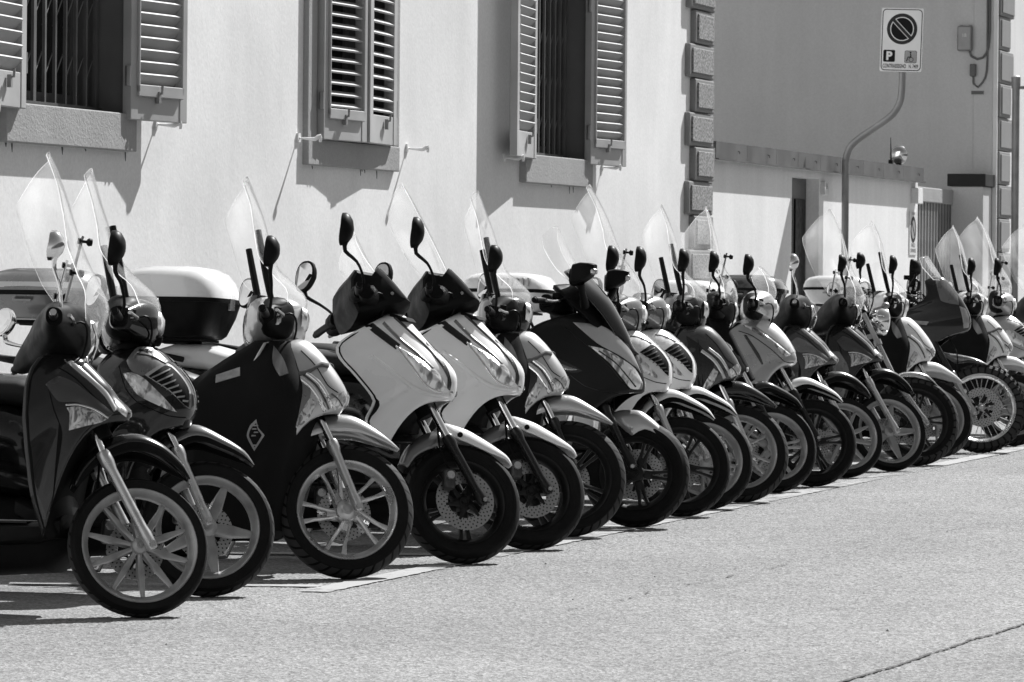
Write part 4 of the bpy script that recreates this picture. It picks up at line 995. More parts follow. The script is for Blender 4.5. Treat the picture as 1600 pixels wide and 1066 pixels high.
# ------------------------------------------------------------------ the kinds of machine
def sh_scooter(b, paint='silver_paint', cover=True, wstyle='swirl', wm='bright_alloy', forkm='bright_alloy', fend=None, side=None, ws=True, cowl=None, seat='vinyl_black', case=None, trim='chrome', strap=True, cap=None, emblem=False):
    """tall-wheeled scooter with flat floor, pointed nose and low indicators"""
    R = .29; fend = fend or paint; cowl = cowl or paint
    front = [(-.27, 1.015), (-.193, 1.006), (-.134, .961), (-.086, .907), (-.047, .856), (-.017, .808), (-.005, .773), (-.012, .735), (-.04, .697)]
    back = [(-.34, .99), (-.37, .90), (-.385, .78), (-.385, .62), (-.36, .46), (-.30, .27)]
    hw = [.13, .19, .22, .235, .23, .21, .19]
    o, S_ = body_shield(b, 'sh', front, back, hw, paint)
    sp = [('indicator', [(-.240, .636), (-.212, .694), (-.166, .770), (-.138, .748), (-.165, .690), (-.205, .650)], .004, .008, 'indicator_lens'),
          ('nose_trim', strip([(-.240, .868), (-.165, .815), (-.120, .755), (-.100, .712)], .018), .004, .004, trim), ('trim_gap', strip([(-.215, .874), (-.145, .824), (-.101, .760), (-.083, .720)], .008), .003, 0, 'dark_grey_paint'), ('nose_trim', strip([(-.198, .880), (-.128, .828), (-.084, .765), (-.066, .728)], .015), .005, .004, trim),
          ('position_lamp', [(-.079, .756), (-.024, .795), (-.012, .768), (-.022, .735), (-.060, .716)], .004, .005, 'lamp_lens')]
    sp += [('panel_seam', strip([(-.262, .93), (-.235, .80), (-.245, .70), (-.275, .60)], .004), .002, 0, 'black_matt'), ('panel_seam', strip([(-.215, .965), (-.15, .905), (-.09, .82), (-.045, .79)], .003), .0022, 0, 'black_matt'), ('lamp_divider', strip([(-.075, .785), (-.045, .760), (-.030, .735)], .005), .010, .001, 'dark_grey_paint')]
    if side: sp.append(('side_panel', [(-.330, .95), (-.25, .90), (-.165, .80), (-.17, .76), (-.215, .69), (-.30, .55), (-.36, .55)], .003, 0, side))
    if cap: sp.append(('nose_cap', [(-.20, 1.0), (-.13, .955), (-.047, .85), (-.025, .80), (-.08, .775), (-.15, .86), (-.215, .93)], .003, .003, cap))
    patches(b, o, S_, sp, 'sh%s%s%s' % (paint, side, cap))
    if cover:
        Sc = apron(b, 'apron')
        ap = b.add('leg_cover', lambda: Sc, 'apron_cloth', key='apron', sharp=80)
        pp = [('reflective_strip', [(-.585, .859), (-.480, .893), (-.476, .858), (-.586, .826)], .003, 0, 'reflective_tape'),
              ('reflective_panel', [(-.335, .985), (-.29, .931), (-.262, .870), (-.30, .858), (-.335, .914)], .003, 0, 'mid_grey_paint')]
        if emblem:
            E_ = [(-.395, .679), (-.385, .644), (-.358, .612), (-.400, .546), (-.418, .575), (-.434, .611), (-.421, .652)]
            cx, cz = -.397, .612
            pp += [('emblem', E_, .003, 0, 'reflective_tape'), ('emblem_field', [(cx + (x - cx) * .72, cz + (z - cz) * .76) for x, z in E_], .005, 0, 'apron_cloth')]
            for k, (x, z) in enumerate(((-.396, .652), (-.402, .638), (-.394, .624), (-.404, .610), (-.394, .598), (-.402, .584), (-.401, .570))):
                pp.append(('emblem_mark', [(x - .012, z - .003), (x + .010, z - .002), (x + .008, z + .003), (x - .009, z + .0035)], .0065, 0, 'reflective_tape'))
        patches(b, ap, Sc, pp, 'apron%d' % emblem)
        if strap: patches(b, o, S_, [('strap', [(-.26, .868), (-.184, .886), (-.127, .914), (-.095, .908), (-.092, .893), (-.126, .898), (-.177, .870), (-.255, .850)], .007, .003, 'strap_web'), ('buckle', [(-.258, .875), (-.236, .88), (-.232, .85), (-.254, .845)], .012, .004, 'black_plastic')], 'strap')
    b.add('front_fender', lambda: fender_geo([(-.255, .545), (-.235, .61), (-.143, .683), (-.072, .705), (.011, .703), (.095, .663), (.170, .616), (.216, .580)], [.05, .06, .07, .075, .075, .068, .055, .02], [.03, .05, .075, .09, .085, .06, .035, .008], (0, R)), fend, True, key='shfender', solid=.004)
    fork(b, (-.20, .77), (-.092, .572), (.040, .290), forkm, r=.0225, y=.082)
    wheel(b, 'front_wheel', R, .221, .10, wstyle, wm, T((0, 0, R)), True, disc_y=.05, disc_r=.115, rot0=random.uniform(0, 72))
    caliper(b, -.10, .36, .075)
    cw = b.add('handlebar_cowl', lambda: cowl_geo([(0, -.345, 1.08, .135, .11), (.08, -.355, 1.08, .125, .105), (.14, -.385, 1.072, .085, .08), (.19, -.405, 1.06, .045, .045)], e=2.9), cowl, True, key='shcowl')
    put('headlamp', lambda: loft([ring_yz(x, 1.10, hw_, hh, 20, 2.4) for x, hw_, hh in ((-.245, .105, .062), (-.222, .092, .055), (-.206, .05, .03))]), 'lamp_lens', cw, key='shlamp')
    for s in (1, -1): put('cowl_end', lambda: cowl_geo([(s * y, x, z, a, c) for y, x, z, a, c in ((.105, -.345, 1.075, .07, .09), (.135, -.36, 1.072, .075, .092), (.165, -.385, 1.065, .058, .075), (.20, -.405, 1.055, .035, .05), (.22, -.412, 1.05, .02, .025))], 20, 2.6, 9), 'black_plastic', cw, key='shend%d' % s)
    put('dash', lambda: loft([ring_xy(z, -.42, hx, hy, 18, 2.6) for z, hx, hy in ((1.15, .05, .08), (1.185, .045, .07), (1.195, .02, .04))]), 'black_gloss', cw, key='shdash')
    handlebar(b, None, mz=1.305, mx=-.425, my=.32)
    if ws: windscreen(b, [(-.27, 1.06, .09, .05), (-.222, 1.14, .15, .10), (-.215, 1.20, .17, .13), (-.275, 1.262, .21, .12), (-.345, 1.32, .26, .11), (-.414, 1.502, .295, .10), (-.455, 1.6, .29, .095), (-.496, 1.705, .25, .08)], .13, key='shscreen')
    rear_half(b, paint, seat)
    if case: top_case(b, (-1.38, 1.075), (.265, .22, .225), *case)

def bev_scooter(b, paint='pale_silver_paint', tall=False, case=None):
    """big-wheeled tourer with long almond headlamps and a dark handlebar fairing"""
    R = .275
    front = [(-.33, 1.115), (-.289, 1.108), (-.242, 1.061), (-.155, .971), (-.090, .912), (-.047, .861), (-.034, .815), (-.041, .755), (-.055, .727)]
    back = [(-.40, 1.07), (-.47, 1.02), (-.525, .965), (-.512, .911), (-.436, .838), (-.345, .735), (-.345, .69), (-.375, .63), (-.345, .57), (-.27, .53)]
    hw = [.12, .19, .235, .255, .26, .26, .255, .25, .22]
    o, S_ = body_shield(b, 'bev', front, back, hw, paint, arch=2.6, p=1.75)
    m = patches(b, o, S_, [('headlamp', [(-.318, .974), (-.263, .946), (-.177, .900), (-.108, .842), (-.080, .790), (-.102, .774), (-.150, .791), (-.190, .822), (-.240, .887)], .003, .014, 'lamp_lens'),
        ('dark_strip', [(-.470, 1.058), (-.432, 1.072), (-.302, .978), (-.322, .958)], .004, .002, 'black_gloss'),
        ('nose_grille', [(-.185, .990), (-.125, .938), (-.078, .870), (-.060, .812), (-.066, .776), (-.078, .789), (-.079, .835), (-.116, .897)], .003, 0, 'dark_grey_paint'),
        ('crease', strip([(-.44, .93), (-.36, .88), (-.27, .815), (-.20, .775), (-.12, .755), (-.07, .755)], .020), .002, .006, paint),
        ('lamp_bezel', strip([(-.325, .975), (-.245, .885), (-.192, .815), (-.150, .783), (-.100, .767)], .007), .004, .002, 'chrome'),
        ('nose_rib', strip([(-.385, 1.075), (-.30, .998), (-.215, .935), (-.145, .872)], .014), .003, .004, 'mid_grey_paint'), ('nose_rib', strip([(-.335, 1.10), (-.24, 1.022), (-.155, .948), (-.098, .880)], .010), .003, .003, 'dark_grey_paint'),
        ('nose_badge', [(-.067, .772), (-.055, .775), (-.052, .755), (-.064, .75)], .006, .003, 'chrome')], 'bev' + paint)
    # air intake at the top of the nose
    b.add('intake', lambda: prism([(-.345, 1.118), (-.265, 1.095), (-.245, 1.075), (-.335, 1.085)], -.06, .06), 'black_matt', key='bevintake', bevel=.008)
    # inner fairing behind the panels
    b.add('inner_fairing', lambda: loft([ring_xy(z, x, hx, hy, 20, 3) for z, x, hx, hy in ((.50, -.36, .08, .20), (.62, -.40, .07, .22), (.74, -.42, .08, .225), (.88, -.46, .06, .225), (1.0, -.47, .06, .19), (1.06, -.45, .06, .15))]), 'black_plastic', key='bevinner')
    fd = b.add('front_fender', lambda: fender_geo([(-.14, .605), (-.105, .637), (-.069, .636), (.006, .620), (.075, .590), (.136, .560), (.206, .518), (.232, .482)], [.03, .062, .068, .068, .066, .060, .048, .02], [.03, .075, .08, .075, .065, .055, .035, .01], (0, R)), 'white_paint', True, key='bevfender', solid=.004)
    put('fender_bolt', lambda: join(*[xform(lathe([(0, -.006), (.012, -.006), (.012, .004)], 12), T((-.035, s * .069, .575))) for s in (1, -1)]), 'black_plastic', fd, key='bevbolt')
    b.add('fender_flap', lambda: fender_geo([(-.30, .42), (-.27, .50), (-.20, .57), (-.13, .60)], [.04, .055, .06, .06], [.04, .06, .08, .08], (0, R)), 'mid_grey_paint', True, key='bevflap', solid=.004)
    fork(b, (-.225, .76), (-.105, .555), (.075, .268), 'black_tube', r=.025, y=.09)
    wheel(b, 'front_wheel', R, .200, .115, 'dark5', 'dark_alloy', T((0, 0, R)), True, disc_y=-.058, disc_r=.135, rot0=random.uniform(0, 72))
    caliper(b, -.085, .355, -.085)
    cw = b.add('handlebar_cowl', lambda: loft([[(-.44 + (x0 + .44) * k + dx, y, 1.17 + (z0 - 1.17) * k) for x0, z0 in ((-.590, 1.226), (-.566, 1.272), (-.52, 1.268), (-.472, 1.266), (-.450, 1.302), (-.40, 1.262), (-.340, 1.205), (-.288, 1.150), (-.32, 1.126), (-.40, 1.10), (-.470, 1.070), (-.545, 1.040), (-.578, 1.10), (-.588, 1.16))] for y, k, dx in ((-.165, .70, -.035), (-.155, .86, -.02), (-.125, .96, -.008), (-.07, 1, 0), (0, 1.02, .006), (.07, 1, 0), (.125, .96, -.008), (.155, .86, -.02), (.165, .70, -.035))]), 'black_plastic', True, key='bevcowl', sharp=24)
    put('visor_trim', lambda: tube([(-.455, -.128, 1.285), (-.39, -.118, 1.235), (-.33, -.09, 1.185), (-.290, 0, 1.160), (-.33, .09, 1.185), (-.39, .118, 1.235), (-.455, .128, 1.285)], .008, 8, 24), 'black_gloss', cw, key='bevvisor')
    for s in (1, -1): put('cowl_screw', lambda: xform(lathe([(0, -.004), (.008, -.004), (.008, .004), (0, .004)], 10), T((-.40, s * .165, 1.165))), 'steel', cw, key='bevscrew%d' % s)
    b.add('hand_guard', lambda: cowl_geo([(0, -.50, 1.14, .07, .06), (.15, -.51, 1.14, .065, .055), (.22, -.53, 1.13, .05, .045), (.27, -.55, 1.12, .035, .035)], 18), 'black_plastic', True, key='bevguard')
    handlebar(b, None, mz=1.375, mx=-.672, my=.33, z0=1.12, x0=-.575, msize=(.054, .076))
    if tall: windscreen(b, [(-.335, 1.14, .10, .03), (-.375, 1.19, .15, .05), (-.505, 1.418, .20, .07), (-.60, 1.58, .20, .07), (-.683, 1.728, .15, .05)], .12, key='bevtall', bars=None)
    else: windscreen(b, [(-.29, 1.145, .08, .02), (-.32, 1.18, .12, .05), (-.462, 1.323, .16, .07), (-.545, 1.488, .11, .05)], .22, key='bevlow', bars=None)
    rear_half(b, 'black_gloss', 'vinyl_light' if case else 'vinyl_black', .83)
    if case: top_case(b, (-1.375, .99), (.255, .235, .325), *case)

def lib_scooter(b, paint='charcoal_paint', side='dark_grey_paint', wstyle='ten', wm='pale_alloy', forkm='bright_alloy', ws=True, mm='chrome', lower=None, stripe='chrome', case=None, tri=True, shortws=False):
    """light scooter with a beaked nose and triangular indicators"""
    R = .268
    front = [(-.31, .992), (-.272, .982), (-.237, .963), (-.184, .918), (-.133, .869), (-.100, .826), (-.060, .788), (-.041, .765), (-.053, .729)]
    back = [(-.37, .965), (-.395, .90), (-.39, .76), (-.37, .60), (-.35, .45), (-.30, .29)]
    hw = [.12, .18, .21, .215, .205, .195, .19]
    o, S_ = body_shield(b, 'lib', front, back, hw, paint, arch=2.9, p=1.7)
    sp = [('indicator', [(-.286, .785), (-.242, .790), (-.179, .772), (-.128, .744), (-.154, .732), (-.273, .701), (-.261, .739)], .004, .006, 'indicator_lens'),
          ('side_panel', [(-.373, .872), (-.327, .902), (-.255, .874), (-.104, .766), (-.124, .750), (-.242, .804), (-.318, .808)], .003, .004, side),
          ('nose_lamp', [(-.104, .815), (-.052, .770), (-.058, .750), (-.102, .785)], .003, .004, 'lamp_lens')]
    sp += [('panel_seam', strip([(-.36, .86), (-.335, .78), (-.30, .69), (-.315, .55), (-.33, .40)], .004), .002, 0, 'black_matt'), ('panel_seam', strip([(-.33, .935), (-.26, .895), (-.17, .815), (-.11, .765)], .003), .0022, 0, 'black_matt'), ('indicator_rim', strip([(-.290, .795), (-.242, .796), (-.179, .778), (-.125, .748)], .006), .004, .002, 'chrome')]
    if lower: sp.append(('lower_panel', [(-.405, .80), (-.355, .80), (-.30, .72), (-.285, .66), (-.33, .46), (-.37, .46), (-.395, .60)], .003, .003, lower))
    if stripe: sp.append(('nose_stripe', [(-.310, .962), (-.285, .962), (-.180, .880), (-.133, .838), (-.092, .778), (-.104, .770), (-.147, .828), (-.196, .872), (-.275, .932)], .004, .003, stripe))
    patches(b, o, S_, sp, 'lib%s%s%s' % (paint, side, lower))
    two_tone_fender(b, [(-.272, .48), (-.25, .55), (-.205, .615), (-.15, .665), (-.085, .700), (-.021, .706), (.045, .688), (.098, .657), (.155, .606), (.185, .560)], [.04, .05, .06, .068, .072, .072, .068, .062, .05, .02], [.03, .05, .06, .075, .085, .085, .075, .06, .04, .01], (0, R), paint, 'libfender', .78)
    fork(b, (-.24, .735), (-.175, .60), (.035, .256), forkm, r=.022, y=.08)
    wheel(b, 'front_wheel', R, .226, .095, wstyle, wm, T((0, 0, R)), True, disc_y=.05, disc_r=.11, rot0=random.uniform(0, 30))
    caliper(b, -.10, .34, .075)
    cw = b.add('handlebar_cowl', lambda: cowl_geo([(0, -.335, 1.065, .115, .115), (.10, -.35, 1.065, .105, .108), (.18, -.385, 1.055, .075, .085), (.25, -.415, 1.04, .05, .06), (.30, -.43, 1.03, .032, .036)]), 'black_plastic', True, key='libcowl')
    put('headlamp', lambda: loft([ring_yz(x, 1.075, hw_, hh, 20, 2.4) for x, hw_, hh in ((-.26, .095, .06), (-.232, .085, .054), (-.212, .05, .03))]), 'lamp_lens', cw, key='liblamp')
    put('cowl_trim', lambda: tube([(-.245, .11, 1.09), (-.222, .10, 1.03), (-.225, .05, .985), (-.222, 0, .975), (-.225, -.05, .985), (-.222, -.10, 1.03), (-.245, -.11, 1.09)], .007, 8, 24), 'chrome', cw, key='libtrim')
    handlebar(b, None, mz=1.30, mx=-.45, my=.32, myl=.60, mm=mm, z0=1.03, x0=-.415, msize=(.045, .058), lever='chrome')
    if ws: windscreen(b, [(-.215, 1.035, .09, .05), (-.175, 1.12, .16, .12), (-.165, 1.19, .19, .14), (-.20, 1.262, .23, .13), (-.252, 1.34, .28, .11), (-.312, 1.46, .305, .10), (-.372, 1.608, .30, .10), (-.432, 1.765, .24, .08)], .12, key='libscreen', bars='knob', barx=-.25)
    rear_half(b, paint, 'vinyl_black', .77)
    if case: top_case(b, (-1.38, 1.02), (.245, .22, .24), *case)

def vent_scooter(b, paint='black_gloss', centre='mid_grey_paint', fend='mid_grey_paint', wstyle='five', wm='pale_alloy', forkm='bright_alloy', mm='black_plastic', ws='mid', cowl='black_gloss', slat='steel', mirrors=True):
    """scooter with a louvred grille down the nose and leaf-shaped lamps"""
    R = .275
    front = [(-.36, .985), (-.315, .993), (-.262, .996), (-.209, .972), (-.158, .929), (-.104, .876), (-.070, .823), (-.062, .775), (-.064, .721), (-.09, .667)]
    back = [(-.39, .955), (-.415, .90), (-.375, .82), (-.36, .73), (-.345, .60), (-.34, .46), (-.30, .33)]
    hw = [.12, .18, .21, .215, .20, .19, .18]
    o, S_ = body_shield(b, 'vent', front, back, hw, paint, arch=3.0, p=2.7)
    G = [(-.262, .884), (-.192, .928), (-.158, .918), (-.106, .868), (-.074, .813), (-.073, .745), (-.096, .762), (-.155, .820)]
    sp = [('lamp', [(-.353, .890), (-.311, .893), (-.262, .871), (-.182, .800), (-.125, .738), (-.164, .750), (-.276, .800), (-.320, .845)], .003, .010, 'lamp_lens'),
          ('nose_top', [(-.30, .99), (-.24, .985), (-.17, .935), (-.192, .926), (-.265, .882), (-.315, .90), (-.34, .94)], .003, .002, centre),
          ('panel_seam', strip([(-.37, .92), (-.335, .83), (-.28, .775), (-.16, .725), (-.09, .715)], .004), .002, 0, 'black_matt'), ('panel_seam', strip([(-.30, .965), (-.24, .955), (-.18, .925)], .003), .006, 0, 'black_matt'),
          ('grille_frame', G, .004, 0, 'chrome' if centre != 'white_paint' else 'white_paint')]
    cx = sum(p[0] for p in G) / 8; cz = sum(p[1] for p in G) / 8
    sp.append(('grille_mesh', [(cx + (x - cx) * .86, cz + (z - cz) * .88) for x, z in G], .006, 0, 'black_matt'))
    for k in range(7):
        t = (k + .5) / 7; a = Vector((-.244, .878)).lerp(Vector((-.098, .776)), t); c = Vector((-.170, .912)).lerp(Vector((-.082, .770)), t)
        sp.append(('louvre', [(a.x, a.y - .004), (c.x, c.y - .004), (c.x + .002, c.y + .003), (a.x + .002, a.y + .003)], .010, 0, slat))
    patches(b, o, S_, sp, 'vent%s%s' % (paint, slat))
    fd = two_tone_fender(b, [(-.25, .50), (-.22, .58), (-.17, .645), (-.104, .688), (-.04, .690), (.051, .652), (.105, .624), (.145, .596), (.18, .552)], [.04, .055, .065, .07, .072, .068, .06, .05, .02], [.03, .05, .07, .085, .085, .07, .055, .04, .01], (0, R), fend, 'ventfender', .86)
    fork(b, (-.255, .77), (-.147, .578), (-.004, .283), forkm, r=.0215, y=.082)
    wheel(b, 'front_wheel', R, .215, .10, wstyle, wm, T((0, 0, R)), True, disc_y=.05, disc_r=.115, rot0=random.uniform(0, 72))
    caliper(b, -.10, .35, .075)
    cw = b.add('handlebar_cowl', lambda: cowl_geo([(0, -.345, 1.08, .118, .105), (.09, -.355, 1.08, .108, .098), (.15, -.385, 1.07, .08, .075), (.2, -.41, 1.055, .045, .045)], e=3.0), cowl, True, key='ventcowl')
    for s in (1, -1): put('cowl_end', lambda: cowl_geo([(s * y, x, z, a, c) for y, x, z, a, c in ((.095, -.39, 1.085, .075, .095), (.135, -.395, 1.08, .075, .09), (.165, -.405, 1.07, .055, .07), (.20, -.418, 1.06, .035, .045))], 20, 2.8, 9), 'black_plastic', cw, key='ventend%d' % s)
    put('cowl_slot', lambda: loft([ring_yz(x, 1.03, hw_, .012, 14, 4) for x, hw_ in ((-.26, .06), (-.225, .055), (-.222, .04))]), 'black_matt', cw, key='ventslot')
    put('headlamp', lambda: loft([ring_yz(x, 1.09, hw_, hh, 20, 2.2) for x, hw_, hh in ((-.26, .085, .065), (-.235, .078, .058), (-.216, .045, .03))]), 'lamp_lens', cw, key='ventlamp')
    handlebar(b, None, mz=1.305, mx=-.462, my=.32, mm=mm, z0=1.045, x0=-.425, msize=(.052, .072), mirrors=mirrors)
    if ws == 'mid': windscreen(b, [(-.255, 1.05, .12, .06), (-.228, 1.12, .17, .12), (-.245, 1.20, .19, .14), (-.32, 1.262, .22, .13), (-.40, 1.34, .26, .10), (-.46, 1.47, .285, .09), (-.50, 1.58, .28, .09), (-.54, 1.71, .22, .06)], .13, key='ventscreen', bars='flat')
    elif ws == 'tall': windscreen(b, [(-.31, 1.04, .12, .06), (-.265, 1.13, .2, .14), (-.25, 1.21, .25, .16), (-.27, 1.285, .28, .15), (-.36, 1.40, .31, .12), (-.41, 1.50, .32, .11), (-.464, 1.618, .32, .11), (-.55, 1.78, .26, .08)], .10, key='venttall', bars='knob', barx=-.30)
    rear_half(b, paint, 'vinyl_black', .78)

def max_scooter(b):
    """wide black tourer with a pointed headlamp and a dark flyscreen"""
    R = .275
    front = [(-.21, 1.10), (-.14, 1.075), (-.075, 1.005), (-.025, .905), (.010, .83), (.030, .765), (.035, .703), (.02, .685)]
    back = [(-.36, 1.075), (-.46, 1.035), (-.525, .985), (-.49, .93), (-.42, .85), (-.37, .75), (-.31, .64), (-.20, .565)]
    hw = [.15, .21, .25, .265, .265, .255, .24, .20]
    o, S_ = body_shield(b, 'max', front, back, hw, 'black_matt_paint', arch=2.2, p=1.7)
    patches(b, o, S_, [('headlamp', [(-.273, .928), (-.181, .908), (-.094, .862), (-.022, .812), (.020, .742), (.018, .708), (-.043, .712), (-.102, .779), (-.169, .850)], .003, .010, 'lamp_lens'),
        ('silver_panel', [(-.359, 1.046), (-.224, 1.033), (-.148, .998), (-.045, .900), (.010, .790), (-.016, .818), (-.105, .878), (-.229, .942)], .004, .004, 'silver_paint'),
        ('side_slot', [(-.535, .885), (-.46, .875), (-.36, .83), (-.30, .80), (-.36, .79), (-.45, .82)], .002, 0, 'black_gloss'),
        ('panel_seam', strip([(-.40, 1.02), (-.28, .925), (-.175, .84), (-.105, .765), (-.045, .70)], .004), .002, 0, 'black_gloss'), ('panel_seam', strip([(-.37, .78), (-.28, .72), (-.15, .69), (-.05, .69)], .004), .002, 0, 'black_gloss'), ('lamp_bar', strip([(-.22, .90), (-.13, .84), (-.06, .765), (-.02, .72)], .006), .012, .002, 'black_gloss'),
        ('slot_blade', [(-.495, .862), (-.388, .824), (-.325, .806), (-.387, .802), (-.467, .834)], .006, .003, 'steel')], 'max')
    b.add('flyscreen', lambda: screen_geo([(.0, .885, .03, .03), (-.035, .93, .075, .05), (-.072, 1.012, .105, .06), (-.155, 1.152, .145, .08), (-.254, 1.262, .15, .08), (-.331, 1.325, .13, .07)], drop=.08), 'black_gloss', key='maxfly', solid=.006)
    b.add('flyscreen_frame', lambda: screen_geo([(-.10, .95, .06, .04), (-.12, 1.00, .13, .07), (-.20, 1.11, .17, .09), (-.29, 1.19, .17, .09), (-.36, 1.24, .14, .08)], drop=.05), 'black_plastic', key='maxfr', solid=.02)
    windscreen(b, [(-.22, 1.21, .13, .07), (-.33, 1.32, .16, .08), (-.40, 1.43, .16, .08), (-.45, 1.54, .11, .05)], .15, steer=False, key='maxclear', bars=None)
    for s in (1, -1):
        M = T((-.22, s * .30, 1.262)) @ RZ(s * 8)
        mo = b.add('mirror', lambda: loft([ring_yz(x, .012 * i, hw_, hh, 20, 5.0) for i, (x, hw_, hh) in enumerate(((-.045, .055, .046), (-.036, .062, .054), (0, .06, .05), (.045, .044, .036), (.07, .02, .016)))]), 'black_plastic', False, None, M, key='maxmirror')
        put('mirror_glass', lambda: (ring_yz(-.052, 0, .056, .044, 20, 3.4), [tuple(range(20))]), 'mirror_glass', mo, key='maxglass', smooth=False)
        put('mirror_indicator', lambda: loft([ring_yz(x, .03, hw_, hh, 14, 3) for x, hw_, hh in ((.045, .035, .02), (.068, .03, .016), (.078, .015, .008))]), 'indicator_lens', mo, key='maxind')
        put('mirror_stem', tube([(-.01, 0, -.03), (-.02, -s * .04, -.07), (-.04, -s * .12, -.14)], [.02, .018, .025], 10, 8), 'black_plastic', mo)
    b.add('inner_fairing', lambda: loft([ring_xy(z, x, hx, hy, 20, 3) for z, x, hx, hy in ((.50, -.32, .08, .19), (.64, -.38, .07, .23), (.80, -.43, .06, .245), (.95, -.48, .04, .24), (1.04, -.42, .06, .19), (1.16, -.36, .07, .13))]), 'black_plastic', key='maxinner')
    b.add('front_fender', lambda: fender_geo([(-.14, .585), (-.09, .60), (-.046, .602), (.0, .600), (.030, .588), (.085, .548), (.128, .506), (.168, .452)], [.05, .068, .07, .068, .066, .06, .05, .02], [.06, .12, .14, .11, .07, .05, .035, .01], (0, R)), 'silver_paint', True, key='maxfender', solid=.004)
    fork(b, (-.25, .75), (-.186, .634), (-.006, .299), 'black_tube', r=.0245, y=.10)
    wheel(b, 'front_wheel', R, .195, .12, 'dark5', 'dark_alloy', T((0, 0, R)), True, disc_y=.06, disc_r=.13, rot0=20)
    caliper(b, -.085, .39, .09)
    b.add('handlebar_cowl', lambda: cowl_geo([(0, -.42, 1.12, .07, .05), (.1, -.44, 1.12, .06, .05), (.2, -.47, 1.11, .04, .04)]), 'black_plastic', True, key='maxcowl')
    handlebar(b, None, mirrors=False, z0=1.12, x0=-.48)
    rear_half(b, 'black_gloss', 'vinyl_black', .80)

def med_scooter(b, slim=False, paint='silver_paint', wstyle='dark5', wm='dark_alloy', forkm='black_tube', fend='white_paint', ws='fly', mm='black_plastic', cowl=None, badge=False):
    """smooth-sided scooter; the slim kind has a narrow nose with a chrome badge"""
    R = .275
    if slim:
        front = [(-.39, .975), (-.345, .945), (-.25, .885), (-.205, .83), (-.177, .781), (-.150, .722), (-.187, .665)]
        back = [(-.43, .95), (-.435, .86), (-.42, .74), (-.38, .60), (-.36, .45), (-.31, .32)]; hw = [.10, .14, .165, .18, .18, .17]
    else:
        front = [(-.42, 1.025), (-.337, 1.034), (-.242, .988), (-.168, .910), (-.130, .85), (-.112, .800), (-.113, .757), (-.165, .725)]
        back = [(-.47, 1.0), (-.515, .94), (-.51, .86), (-.45, .74), (-.40, .64), (-.37, .50), (-.32, .36)]; hw = [.13, .19, .22, .23, .23, .21, .19]
    K = 'med%d' % slim
    o, S_ = body_shield(b, K, front, back, hw, paint, arch=2.6, p=1.8)
    if slim: sp = [('badge', [(-.345, .925), (-.32, .93), (-.275, .88), (-.262, .845), (-.285, .85), (-.325, .895)], .005, .006, 'chrome'), ('badge', [(-.178, .745), (-.163, .75), (-.160, .725), (-.175, .72)], .005, .004, 'chrome'), ('side_panel', [(-.43, .90), (-.37, .85), (-.27, .72), (-.255, .66), (-.31, .58), (-.40, .62)], .003, .003, 'black_gloss')]
    else: sp = [('headlamp', [(-.480, 1.0), (-.38, .972), (-.285, .912), (-.150, .812), (-.190, .800), (-.268, .878), (-.36, .935)], .003, .010, 'lamp_lens'), ('nose_cap', [(-.33, 1.03), (-.24, .985), (-.165, .905), (-.125, .83), (-.15, .825), (-.285, .925), (-.375, .985)], .003, .003, 'white_paint'), ('side_crease', [(-.46, .93), (-.44, .93), (-.36, .82), (-.33, .755), (-.34, .75), (-.38, .81)], .003, .002, 'dark_grey_paint')]
    sp += [('panel_seam', strip([(-.455, .90), (-.40, .80), (-.34, .70), (-.32, .60)] if slim else [(-.49, .955), (-.40, .925), (-.28, .845), (-.19, .77), (-.13, .765)], .004), .002, 0, 'black_matt')]
    patches(b, o, S_, sp, K + paint)
    fd = two_tone_fender(b, [(-.25, .48), (-.22, .57), (-.17, .635), (-.104, .675), (-.04, .680), (.051, .645), (.105, .618), (.15, .588), (.185, .545)], [.04, .055, .065, .07, .072, .068, .06, .05, .02], [.03, .05, .07, .085, .085, .07, .055, .04, .01], (0, R), fend, 'medfender', .86)
    fork(b, (-.255, .77), (-.147, .578), (.02, .280), forkm, r=.0225, y=.082)
    wheel(b, 'front_wheel', R, .215, .10, wstyle, wm, T((0, 0, R)), True, disc_y=.05, disc_r=.115, rot0=random.uniform(0, 72))
    caliper(b, -.10, .35, .075)
    cw = b.add('handlebar_cowl', lambda: cowl_geo([(0, -.36, 1.10, .11, .105), (.09, -.37, 1.10, .10, .098), (.15, -.40, 1.085, .07, .07), (.2, -.42, 1.07, .04, .04)]), cowl or paint, True, key='medcowl')
    put('headlamp', lambda: loft([ring_yz(x, 1.10, hw_, hh, 20, 2.2) for x, hw_, hh in ((-.28, .085, .065), (-.258, .078, .058), (-.238, .045, .03))]), 'lamp_lens', cw, key='medlamp')
    for s in (1, -1): put('cowl_end', lambda: cowl_geo([(s * y, x, z, a, c) for y, x, z, a, c in ((.10, -.40, 1.085, .07, .085), (.135, -.41, 1.08, .07, .085), (.165, -.42, 1.072, .05, .065), (.20, -.43, 1.062, .03, .04))], 20, 2.6, 9), 'black_plastic', cw, key='medend%d' % s)
    handlebar(b, None, mz=1.29, mx=-.485, my=.32, mm=mm, z0=1.06, x0=-.435, msize=(.047, .066))
    if ws == 'fly': windscreen(b, [(-.26, 1.15, .12, .06), (-.25, 1.21, .15, .08), (-.28, 1.285, .16, .08), (-.345, 1.36, .11, .06)], .15, key='medfly', bars=None)
    elif ws: windscreen(b, [(-.285, 1.03, .10, .06), (-.245, 1.12, .18, .13), (-.24, 1.19, .21, .15), (-.26, 1.255, .25, .14), (-.333, 1.363, .28, .11), (-.397, 1.539, .295, .10), (-.455, 1.73, .22, .07)], .12, key='medscreen', bars='knob', barx=-.29)
    rear_half(b, paint, 'vinyl_black', .78)
mat('black_matt_paint', .008, .40, coat=.12, spec=.25)

